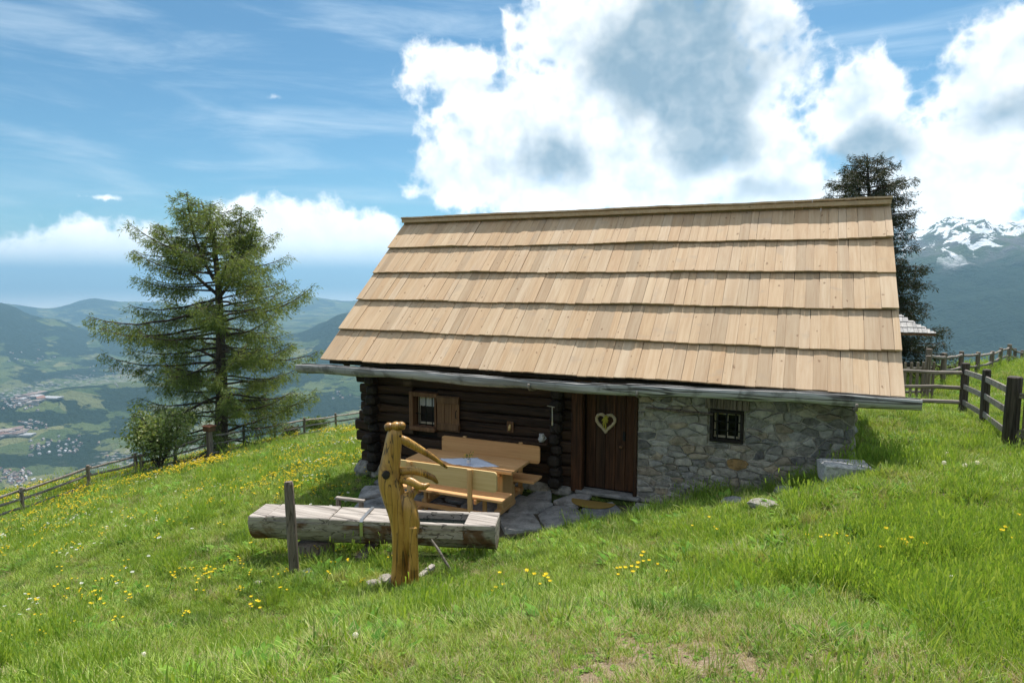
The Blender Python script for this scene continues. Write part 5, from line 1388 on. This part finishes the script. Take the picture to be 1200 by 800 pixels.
def build_spruce():
    rng = np.random.default_rng(9); D = 31.0; b = on_ground(at_d(1028, 470, D)); top = at_d(1016, 180, D)
    T = [b - Vector((0, 0, .4)), b + Vector((0, 0, .5)), b.lerp(top, .5), b.lerp(top, .85), top]; Rd = [.36, .30, .18, .07, .02]; ht = top.z - b.z
    hf = [.05, .2, .4, .6, .72, .8, .86, .93, 1.0]; ww = [3.0, 3.1, 2.7, 2.2, 2.0, 2.3, 2.1, 1.5, .6]; specs = []; n = 120
    for i in range(n):
        f = .05 + .94 * (i + rng.uniform(0, 1)) / n; specs.append((b.z + ht * f, i * 2.39996 + rng.uniform(-.3, .3), np.interp(f, hf, ww) * rng.uniform(.72, 1.06), rng.uniform(-.05, .1) + .55 * max(0, f - .6)))
    limbs, fol = conifer(b, T, specs, rng, .17, .62, .28, .055, 85, (.11, .21, .010, .019), droop=.34, lift=.22, fan=.9)
    tree_from('spruce_tree', 'dark dense spruce rising behind the hut roof and the shed', b, T, Rd, limbs, fol, (M['bark'], M['spruce']))
def build_shrub(name, label, base, height, width, n_stem, n_leaf, rng, mat, leaf=(.05, .11), cat='shrub', group=None):
    limbs = []; P = []; Dv = []
    for k in range(n_stem):
        az = rng.uniform(0, 6.28); lean = rng.uniform(.1, .8) * width; h = height * rng.uniform(.55, 1.0); e = base + Vector((math.cos(az) * lean, math.sin(az) * lean, h)); pts = []
        for j in range(7):
            s = j / 6; pts.append(base.lerp(e, s) + Vector((0, 0, .18 * h * math.sin(s * 3.14))) + Vector((rng.normal(0, .05), rng.normal(0, .05), 0)))
        limbs.append((pts, [.03 * (1 - j / 7) + .006 for j in range(7)]))
        for c in range(n_leaf // n_stem):
            s = rng.uniform(.12, 1) ** .7; j = min(int(s * 6), 5); q = pts[j].lerp(pts[j + 1], s * 6 - j); r = .32 * width * (1.1 - .5 * s)
            P.append((q.x + rng.normal(0, r * .55), q.y + rng.normal(0, r * .55), max(base.z + .05, q.z + rng.normal(0, r * .5)))); Dv.append(rng.normal(size=3) + np.array([0, 0, .2]))
    P = np.array(P); Dv = np.array(Dv); n = len(P); V, F = blades(P, Dv, rng.uniform(leaf[0], leaf[1], n), rng.uniform(leaf[0], leaf[1], n) * .35, rng)
    return tree_from(name, label, base, [base - Vector((0, 0, .2)), base + Vector((0, 0, .25)), base + Vector((0, 0, .6))], [.06, .05, .03], limbs, (V, F), (M['bark'], mat), cat, group)
M['larch'] = leafy('larch_needles', [(0.11, 0.16, 0.045), (0.17, 0.23, 0.062), (0.13, 0.19, 0.052), (0.24, 0.30, 0.085)], 0.45)
M['spruce'] = leafy('spruce_needles', [(0.032, 0.042, 0.016), (0.052, 0.062, 0.022), (0.040, 0.050, 0.020), (0.085, 0.085, 0.032)], 0.2)
build_larch(); build_spruce()
rg_s = np.random.default_rng(3)
M['paleleaf'] = leafy('pale_shrub_leaf', [(0.20, 0.28, 0.08), (0.28, 0.35, 0.12), (0.15, 0.22, 0.06), (0.45, 0.48, 0.30)], 0.4)
M['brush'] = leafy('brush_twigs', [(0.12, 0.10, 0.07), (0.16, 0.17, 0.07), (0.09, 0.08, 0.06)], 0.2)
b0 = on_ground(at_d(188, 552, 32.5)); build_shrub('leafy_shrub', 'light green leafy shrub growing through the rail fence beside the larch', b0, 3.1, 2.1, 20, 4200, rg_s, M['paleleaf'], (.10, .19))
for (x, y, d, h, w, lab) in ((340, 512, 46.5, 1.0, 1.3, 'low brush heap against the fence, darker and twiggy'), (372, 505, 49.5, 1.3, 1.4, 'pale leafy bush piled against the fence near the hut corner')):
    build_shrub('fence_bush', lab, on_ground(at_d(x, y, d)), h, w, 14, 1800, rg_s, M['leaf'] if 'pale' in lab else M['brush'] if 'brush' in M else M['larch'], (.10, .2))

# ------------------------------------------------------------------ grass and meadow flowers
def unlinked(name, objs):
    c = bpy.data.collections.new(name)
    for o in objs: c.objects.link(o)
    return c
def tuft(name, n, hmin, hmax, wmin, wmax, rad, bend, mat, seed, seedhead=0.0):
    rg = random.Random(seed); V = []; F = []
    for i in range(n):
        a = rg.uniform(0, 6.283); r = rad * math.sqrt(rg.random()); x, y = r * math.cos(a), r * math.sin(a); h = rg.uniform(hmin, hmax); w = rg.uniform(wmin, wmax)
        b = rg.uniform(0, 6.283) if rg.random() < .5 else a; bx, by = math.cos(b), math.sin(b); k = rg.uniform(.1, 1) * bend * h; sx, sy = -by * w / 2, bx * w / 2; o = len(V)
        for s, ww in ((0, 1.0), (.4, .9), (.75, .6)):
            cx, cy, cz = x + bx * k * s * s, y + by * k * s * s, h * s * (1 - .18 * bend * s); V += [(cx - sx * ww, cy - sy * ww, cz - .01 * (s == 0)), (cx + sx * ww, cy + sy * ww, cz - .01 * (s == 0))]
        V.append((x + bx * k, y + by * k, h * (1 - .18 * bend)))
        F += [(o, o + 1, o + 3, o + 2), (o + 2, o + 3, o + 5, o + 4), (o + 4, o + 5, o + 6)]
        if rg.random() < seedhead:
            q = len(V); t = V[o + 6]; V += [(t[0] - .004, t[1], t[2] - .01), (t[0] + .004, t[1], t[2] - .01), (t[0] + .003, t[1] + .003, t[2] + .03), (t[0] - .003, t[1] - .003, t[2] + .03)]; F.append((q, q + 1, q + 2, q + 3))
    me = bpy.data.meshes.new(name); me.from_pydata(V, [], F); me.materials.append(mat); return bpy.data.objects.new(name, me)
def rosette(name, n, L, w, mat, seed):
    rg = random.Random(seed); V = []; F = []
    for i in range(n):
        a = 6.283 * i / n + rg.uniform(-.3, .3); l = L * rg.uniform(.6, 1.1); up = rg.uniform(.2, .9); dx, dy = math.cos(a), math.sin(a); o = len(V)
        for s, ww in ((.0, .2), (.35, .8), (.7, 1.0), (1.0, .15)):
            cx, cy, cz = dx * l * s, dy * l * s, l * up * (s - .55 * s * s) + .004; V += [(cx - dy * w * ww * .5, cy + dx * w * ww * .5, cz), (cx + dy * w * ww * .5, cy - dx * w * ww * .5, cz)]
        for j in range(3): F.append((o + 2 * j, o + 2 * j + 1, o + 2 * j + 3, o + 2 * j + 2))
    me = bpy.data.meshes.new(name); me.from_pydata(V, [], F); me.materials.append(mat); return bpy.data.objects.new(name, me)
def scatter(name, P, rot, scl, idx, coll, label, cat):
    me = bpy.data.meshes.new(name); n = len(P); me.vertices.add(n); me.vertices.foreach_set('co', np.asarray(P, np.float32).ravel())
    for nm, ty, arr in (('rot', 'FLOAT_VECTOR', rot), ('scl', 'FLOAT', scl), ('idx', 'INT', idx)):
        at = me.attributes.new(nm, ty, 'POINT'); at.data.foreach_set('vector' if ty == 'FLOAT_VECTOR' else 'value', np.asarray(arr, np.int32 if ty == 'INT' else np.float32).ravel())
    o = mesh_obj(name, me); ng = bpy.data.node_groups.new(name, 'GeometryNodeTree')
    ng.interface.new_socket('Geometry', in_out='INPUT', socket_type='NodeSocketGeometry'); ng.interface.new_socket('Geometry', in_out='OUTPUT', socket_type='NodeSocketGeometry')
    N = ng.nodes; gi = N.new('NodeGroupInput'); go = N.new('NodeGroupOutput'); ip = N.new('GeometryNodeInstanceOnPoints'); ci = N.new('GeometryNodeCollectionInfo')
    ci.inputs['Collection'].default_value = coll; ci.inputs['Separate Children'].default_value = True; ci.inputs['Reset Children'].default_value = True
    def attr(nm, ty):
        a = N.new('GeometryNodeInputNamedAttribute'); a.data_type = ty; a.inputs['Name'].default_value = nm; return a.outputs['Attribute']
    er = N.new('FunctionNodeEulerToRotation'); L = ng.links
    L.new(attr('rot', 'FLOAT_VECTOR'), er.inputs[0]); L.new(gi.outputs[0], ip.inputs['Points']); L.new(ci.outputs[0], ip.inputs['Instance']); ip.inputs['Pick Instance'].default_value = True
    L.new(attr('idx', 'INT'), ip.inputs['Instance Index']); L.new(er.outputs[0], ip.inputs['Rotation']); L.new(attr('scl', 'FLOAT'), ip.inputs['Scale']); L.new(ip.outputs[0], go.inputs[0])
    md = o.modifiers.new('scatter', 'NODES'); md.node_group = ng
    return tag(o, label, cat, kind='stuff')
GP = [((0.38, 0.40, 0.08), 0.55, 0.54, 0.74, 0.38), ((0.085, 0.18, 0.022), 0.9, 0.52, 0.66, 0.7), ((0.44, 0.37, 0.19), 2.3, 0.58, 0.74, 0.55)]
M['grass'] = leafy('meadow_grass', [(0.20, 0.345, 0.035), (0.34, 0.49, 0.06), (0.085, 0.175, 0.02), (0.44, 0.56, 0.11), (0.24, 0.38, 0.04), (0.50, 0.52, 0.20), (0.12, 0.22, 0.025)], 0.32, 0.5, GP)
M['tallgrass'] = leafy('tall_grass', [(0.17, 0.30, 0.04), (0.24, 0.37, 0.05), (0.32, 0.42, 0.09)], 0.45, 0.5)
M['herb'] = leafy('meadow_herb', [(0.06, 0.15, 0.02), (0.12, 0.25, 0.035), (0.20, 0.34, 0.05)], 0.25, 0.75)
M['dry'] = leafy('dry_grass', [(0.46, 0.38, 0.21), (0.56, 0.48, 0.29), (0.36, 0.30, 0.17)], 0.3, 0.7)
HUTR = [(-8.0, 10.42), (0.80, 10.42), (0.80, BACK_Y + .1), (-8.0, BACK_Y + .1)]
def free_mask(x, y, pat=0.10):
    m = ~in_poly(x, y, HUTR); m &= poly_dist(x, y, PATIO) < pat
    s = (x - TA.x) * TDIR.x + (y - TA.y) * TDIR.y; q = (x - TA.x) * TPER.x + (y - TA.y) * TPER.y
    m &= ~((s > .15) & (s < 3.2) & (q > .10) & (q < .42))
    return m
def polar_points(n, r0, r1, power, rng, a0=-72, a1=24):
    """points in the fan of view, density falling as r**-power"""
    u = rng.random(n); e = 2 - power; r = (r0 ** e + u * (r1 ** e - r0 ** e)) ** (1 / e); a = np.radians(rng.uniform(a0, a1, n)); return r * np.sin(a), r * np.cos(a), r
def tilt_rot(n, rng, t=.25): return np.c_[rng.normal(0, t, n), rng.normal(0, t, n), rng.uniform(0, 6.283, n)]
def build_grass():
    rng = np.random.default_rng(77)
    objs = [tuft('a_turf', 26, .035, .10, .003, .0065, .065, .9, M['grass'], 1), tuft('b_turf', 26, .04, .12, .003, .007, .06, 1.0, M['grass'], 2), tuft('c_turf', 22, .03, .075, .004, .008, .07, 1.2, M['grass'], 3),
            tuft('d_turf', 26, .05, .14, .003, .006, .06, .8, M['grass'], 4, .05), tuft('e_tall', 18, .12, .28, .003, .006, .05, .6, M['tallgrass'], 5, .45), tuft('f_herb', 1, .01, .02, .002, .003, .01, .5, M['herb'], 6),
            tuft('g_dry', 22, .03, .09, .002, .004, .07, 1.4, M['dry'], 7)]
    objs[5] = rosette('f_herb', 9, .11, .034, M['herb'], 8); objs.append(rosette('h_herb', 12, .055, .026, M['herb'], 9))
    coll = unlinked('grass_kinds', objs)
    xs, ys, rs = [], [], []
    for n, r0, r1, p in ((42000, .9, 6.5, 0.6), (100000, 6, 22, 1.3), (70000, 20, 66, 1.3)):
        x, y, r = polar_points(n, r0, r1, p, rng); xs.append(x); ys.append(y); rs.append(r)
    x = np.concatenate(xs); y = np.concatenate(ys); r = np.concatenate(rs)
    keep = free_mask(x, y)
    for c, rad in BARE:
        dd = np.hypot(x - c.x, y - c.y) / rad; keep &= ~((dd < 1) & (rng.random(len(x)) > .42 + .5 * dd * dd))
    x, y, r = x[keep], y[keep], r[keep]; n = len(x); z = ground_z(x, y)
    big = fbm(x / 1.3 + 40, y / 1.3 + 7, 4); tall = fbm(x / .9 + 80, y / .9 + 3, 3)
    idx = rng.choice([0, 1, 2, 3], n, p=[.3, .27, .28, .15])
    u = rng.random(n)
    idx = np.where((tall > .60) & (u < .22), 4, idx); idx = np.where((big > .52) & (u > .82), 5, idx); idx = np.where((big < .48) & (u > .78), 7, idx)
    dryf = fbm(x / .55 + 11, y / .55 + 60, 3)
    for c, rad in BARE: idx = np.where((np.hypot(x - c.x, y - c.y) < rad * 1.7) & (u < .45), 6, idx)
    idx = np.where((dryf > .54) & (u < .30), 6, idx)
    idx = np.where((r < 5.2) & (x > -3.2) & (dryf > .44) & (u < .34), 6, idx)
    # taller growth on the bank at the right and along the wall foot
    bank = (x > .6) & (y < 7.5) & (y > 3.2)
    idx = np.where(bank & (u < .26), 4, idx)
    wallf = (np.abs(y - 10.2) < .35) & (x > -1.9) & (x < 1.6); idx = np.where(wallf & (u < .4), 4, idx)
    scl = rng.uniform(.5, 1.25, n) * (1 + .045 * np.clip(r - 4, 0, 40)) * (.30 + 1.3 * big); scl = np.where(idx == 4, scl * .85, scl)
    clump = fbm(x / .16 + 5, y / .16 + 9, 2); scl *= np.clip(.35 + 1.35 * clump, .5, 1.5)
    scl *= np.clip(.55 + .11 * r, .7, 1)
    near_patio = np.clip((-poly_dist(x, y, PATIO)) / .5, .45, 1); scl *= near_patio
    scatter('meadow_grass', np.c_[x, y, z], tilt_rot(n, rng, .22), scl, idx, coll, 'bright green meadow grass with dry tufts covering the slope', 'grass')
build_grass()

def buttercup_mesh(seed, far=False):
    rg = random.Random(seed); st = MB(); pe = MB(); h = rg.uniform(.10, .18)
    top = Vector((rg.uniform(-.03, .03), rg.uniform(-.03, .03), h)); st.tube([(0, 0, -.01), (top.x * .4, top.y * .4, h * .55), top], .0016 if not far else .003, 4, False)
    for s in range(1 if not far else 3):
        t = top + Vector((rg.uniform(-.05, .05), rg.uniform(-.05, .05), rg.uniform(-.03, .02))) * (0 if s == 0 else 1)
        for k in range(5):
            a = k * 1.2566 + rg.uniform(-.1, .1); d = Vector((math.cos(a), math.sin(a), .55)); q = Vector((-math.sin(a), math.cos(a), 0)); R_ = .0125 if not far else .0115
            pe.add([t, t + d * R_ * .6 + q * R_ * .62, t + d * R_ * 1.05 + q * R_ * .3 + Vector((0, 0, .002)), t + d * R_ * 1.05 - q * R_ * .3 + Vector((0, 0, .002)), t + d * R_ * .6 - q * R_ * .62], [(0, 1, 2, 3, 4)])
    return st, pe
def build_flowers():
    rng = np.random.default_rng(123); rg = random.Random(55)
    # nearest buttercups, one by one, in the clumps the photograph shows
    clumps = [(742, 682, 15, 34, 10, 'in the clump on the bank right of the carved figure'), (640, 697, 8, 26, 8, 'in the sparse clump below the bank'), (1060, 662, 9, 34, 12, 'in the clump on the grassy bank facing the stone wall'),
              (965, 650, 7, 30, 9, 'in the small clump below the flat tan stone'), (830, 632, 4, 20, 4, 'near the edge of the shaded wall foot'), (1180, 640, 4, 25, 25, 'in the tall grass of the right-hand bank'), (585, 705, 4, 12, 5, 'in the thin grass below the carved figure'),
              (130, 715, 14, 45, 10, 'in the patch low on the left slope'), (250, 690, 10, 25, 8, 'in the patch downhill of the wooden post'), (300, 728, 6, 10, 6, 'in the little group below the trough shadow')]
    protos = [buttercup_mesh(i) for i in range(6)]; pm = []
    for st, pe in protos:
        a, b = st.mesh('stem'), pe.mesh('petals'); a.materials.append(M['herb']); b.materials.append(M['yellow']); pm.append((a, b))
    for (x, y, n, sx, sy, where) in clumps:
        for k in range(n):
            p = hit(x + rg.gauss(0, sx * .5), y + rg.gauss(0, sy * .5)); p.z = gz(p.x, p.y); a, b = pm[rg.randrange(6)]
            t = thing('buttercup', p, 'yellow buttercup ' + where, 'flower', 'buttercups ' + where)
            B = Matrix.Translation(p) @ Matrix.Rotation(rg.uniform(0, 6.28), 4, 'Z') @ Matrix.Scale(rg.uniform(1.15, 1.6), 4)
            o = bpy.data.objects.new('stem', a); link(o, t, B); o = bpy.data.objects.new('petals', b); link(o, t, B)
    # the mass of buttercups over the left slope
    objs = []
    for i in range(4):
        st, pe = buttercup_mesh(20 + i, True); nf = len(st.f); st.add(pe.v, pe.f); me = st.mesh('flower'); me.materials.append(M['herb']); me.materials.append(M['yellow'])
        for k, p in enumerate(me.polygons): p.material_index = 0 if k < nf else 1
        objs.append(bpy.data.objects.new('k%d_flower' % i, me))
    st = MB()
    for k in range(5): st.add([(0, 0, .12), (.02 * math.cos(k * 1.26), .02 * math.sin(k * 1.26), .125), (.02 * math.cos(k * 1.26 + .8), .02 * math.sin(k * 1.26 + .8), .125)], [(0, 1, 2)])
    me = st.mesh('white_flower'); me.materials.append(M['whitepetal']); objs.append(bpy.data.objects.new('z_white', me))
    x, y, r = polar_points(120000, 7, 62, 1.0, rng, -72, -32)
    den = fbm(x / 5 + 3, y / 5 + 8, 4); fine = fbm(x / 1.2 + 30, y / 1.2, 3)
    pr = np.clip((den - .44) * 4.0, .02, 1) * np.clip((fine - .40) * 4, 0.03, 1) * np.clip((r - 8) / 14, .04, 1) * .36
    k = (rng.random(len(x)) < pr) & free_mask(x, y); x, y, r = x[k], y[k], r[k]; n = len(x)
    idx = rng.integers(0, 4, n); wn = fbm(x / 2.2 + 70, y / 2.2 + 9, 3); idx = np.where((wn > .52) & (rng.random(n) < .6), 4, idx)
    scl = rng.uniform(.8, 1.3, n) * (1 + .030 * np.clip(r - 8, 0, 40))
    scatter('buttercup_meadow', np.c_[x, y, ground_z(x, y)], tilt_rot(n, rng, .15), scl, idx, unlinked('flower_kinds', objs), 'countless yellow buttercups dotting the left slope', 'flowers')
    # dandelion clocks
    dm = MB(); sm_ = MB(); sm_.tube([(0, 0, -.01), (.01, 0, .09), (.012, .004, .17)], .0022, 5, False)
    for i in range(90):
        v = Vector((rg.gauss(0, 1), rg.gauss(0, 1), rg.gauss(0, 1))).normalized(); c = Vector((.012, .004, .185)); e = c + v * .024; q = v.cross(Vector((.3, .5, .8))).normalized() * .006; w = v.cross(q).normalized() * .006
        dm.add([c + v * .004 + q * .1, c + v * .004 - q * .1, e - q * .1, e + q * .1], [(0, 1, 2, 3)]); dm.add([e + q, e + w, e - q, e - w], [(0, 1, 2, 3)])
    sme, dme = sm_.mesh('stem'), dm.mesh('clock'); sme.materials.append(M['herb']); dme.materials.append(M['whitepetal'])
    for (x, y, where) in ((170, 774, 'on the lower left slope'), (416, 757, 'in the short grass below the carved figure'), (1113, 684, 'in the tall bank grass'), (982, 666, 'near the buttercup clump on the bank'), (1109, 533, 'in the lit grass beside the gable shadow'), (1143, 546, 'in front of the picket gate'), (1104, 546, 'between the gable shadow and the gate'), (1128, 549, 'beside the flat pale stone')):
        p = hit(x, y + 14); p.z = gz(p.x, p.y); t = thing('dandelion_clock', p, 'white dandelion clock ' + where, 'flower', 'dandelion clocks')
        B = Matrix.Translation(p) @ Matrix.Rotation(rg.uniform(0, 6), 4, 'Z') @ Matrix.Scale(.75 if y > 600 else 1.0, 4)
        link(bpy.data.objects.new('stem', sme), t, B); link(bpy.data.objects.new('seed_head', dme), t, B)
M['whitepetal'] = leafy('white_seed_head', [(0.75, 0.75, 0.72), (0.85, 0.85, 0.82)], 0.4)
build_flowers()

# ------------------------------------------------------------------ village in the valley
def build_village():
    rng = np.random.default_rng(8); V = []; F = []; V2 = []; F2 = []
    def house(x, y, w, l, h, a, big):
        z = gz(x, y) - 1; c, s = math.cos(a), math.sin(a); T = lambda u, v, q: (x + c * u - s * v, y + s * u + c * v, z + q); o = len(V)
        V.extend([T(-w, -l, 0), T(w, -l, 0), T(w, l, 0), T(-w, l, 0), T(-w, -l, h), T(w, -l, h), T(w, l, h), T(-w, l, h)]); F.extend([(o, o + 1, o + 5, o + 4), (o + 1, o + 2, o + 6, o + 5), (o + 2, o + 3, o + 7, o + 6), (o + 3, o, o + 4, o + 7)])
        o = len(V2); r = h + (w * .8 if not big else 1.0); V2.extend([T(-w * 1.1, -l * 1.08, h), T(w * 1.1, -l * 1.08, h), T(w * 1.1, l * 1.08, h), T(-w * 1.1, l * 1.08, h), T(0, -l * 1.08, r), T(0, l * 1.08, r)])
        F2.extend([(o, o + 4, o + 5, o + 3), (o + 1, o + 2, o + 5, o + 4)])
    spots = []
    for (px, py, sx, sy, n, big) in ((70, 585, 55, 14, 330, 0), (130, 562, 25, 8, 90, 0), (20, 560, 18, 10, 70, 0), (22, 475, 22, 6, 60, 0), (12, 508, 14, 4, 16, 1), (40, 500, 20, 5, 20, 0), (35, 468, 18, 5, 12, 1), (75, 525, 50, 12, 40, 0), (120, 440, 40, 12, 25, 0), (40, 420, 40, 8, 18, 0), (400, 465, 14, 12, 8, 0)):
        for k in range(n):
            x, y = px + rng.normal(0, sx * .5), py + rng.normal(0, sy * .5)
            dd = np.geomspace(900, 9000, 260); r = ray(x, y); P = dd[:, None] * r[None]; zz = ground_z(P[:, 0], P[:, 1]); j = int(np.argmax(P[:, 2] < zz))
            if j == 0: continue
            a = rng.choice([.4, 1.97, .9]) + rng.normal(0, .15); house(P[j, 0], P[j, 1], *((rng.uniform(4, 6.5), rng.uniform(5, 9), rng.uniform(5, 8)) if not big else (rng.uniform(15, 28), rng.uniform(30, 60), 9)), a, big)
    # church
    x, y = 72, 588; dd = np.geomspace(900, 9000, 400); r = ray(x, y); P = dd[:, None] * r[None]; j = int(np.argmax(P[:, 2] < ground_z(P[:, 0], P[:, 1]))); cx, cy = P[j, :2]
    ch = thing('village_church', (cx, cy, gz(cx, cy)), 'white village church with pointed spire down in the valley', 'church'); z = gz(cx, cy)
    MB().box((cx, cy, z + 6), (11, 24, 14), None, .1).build('nave', M['plaster'], ch); MB().prism([(cx - 6.5, cy - 12.5, z + 13), (cx + 6.5, cy - 12.5, z + 13), (cx, cy - 12.5, z + 21)], (0, 25, 0)).build('roof', M['tile'], ch)
    MB().box((cx, cy - 15, z + 14), (6.5, 6.5, 30), None, .1).build('tower', M['plaster'], ch); MB().tube([(cx, cy - 15, z + 29), (cx, cy - 15, z + 34), (cx, cy - 15, z + 48)], [4.6, 3.0, .1], 8).build('spire', M['tile'], ch)
    me = bpy.data.meshes.new('village'); me.from_pydata(V + V2, [], F + [tuple(i + len(V) for i in f) for f in F2]); me.materials.append(M['plaster']); me.materials.append(M['tile'])
    me.polygons.foreach_set('material_index', [0] * len(F) + [1] * len(F2)); o = mesh_obj('far_village', me); tag(o, 'far village of pale houses with brown and grey roofs on the valley floor', 'village', kind='stuff')
    # woods on the valley floor and the knoll, standing up from the fields
def island_mat(name, stops, rough=.8):
    m, t, b, out = new_mat(name); ge = t.node('ShaderNodeNewGeometry'); t.put(b.inputs['Base Color'], t.ramp(ge.outputs['Random Per Island'], [(i / (len(stops) - 1), c) for i, c in enumerate(stops)])); b.inputs['Roughness'].default_value = rough; return m
M['plaster'] = island_mat('house_plaster', [(.5, .48, .44), (.38, .35, .30), (.55, .54, .52), (.36, .30, .22), (.48, .48, .46)])
M['tile'] = island_mat('house_roof', [(.25, .12, .08), (.16, .13, .12), (.30, .22, .18), (.22, .22, .23), (.45, .45, .46)])
build_village()
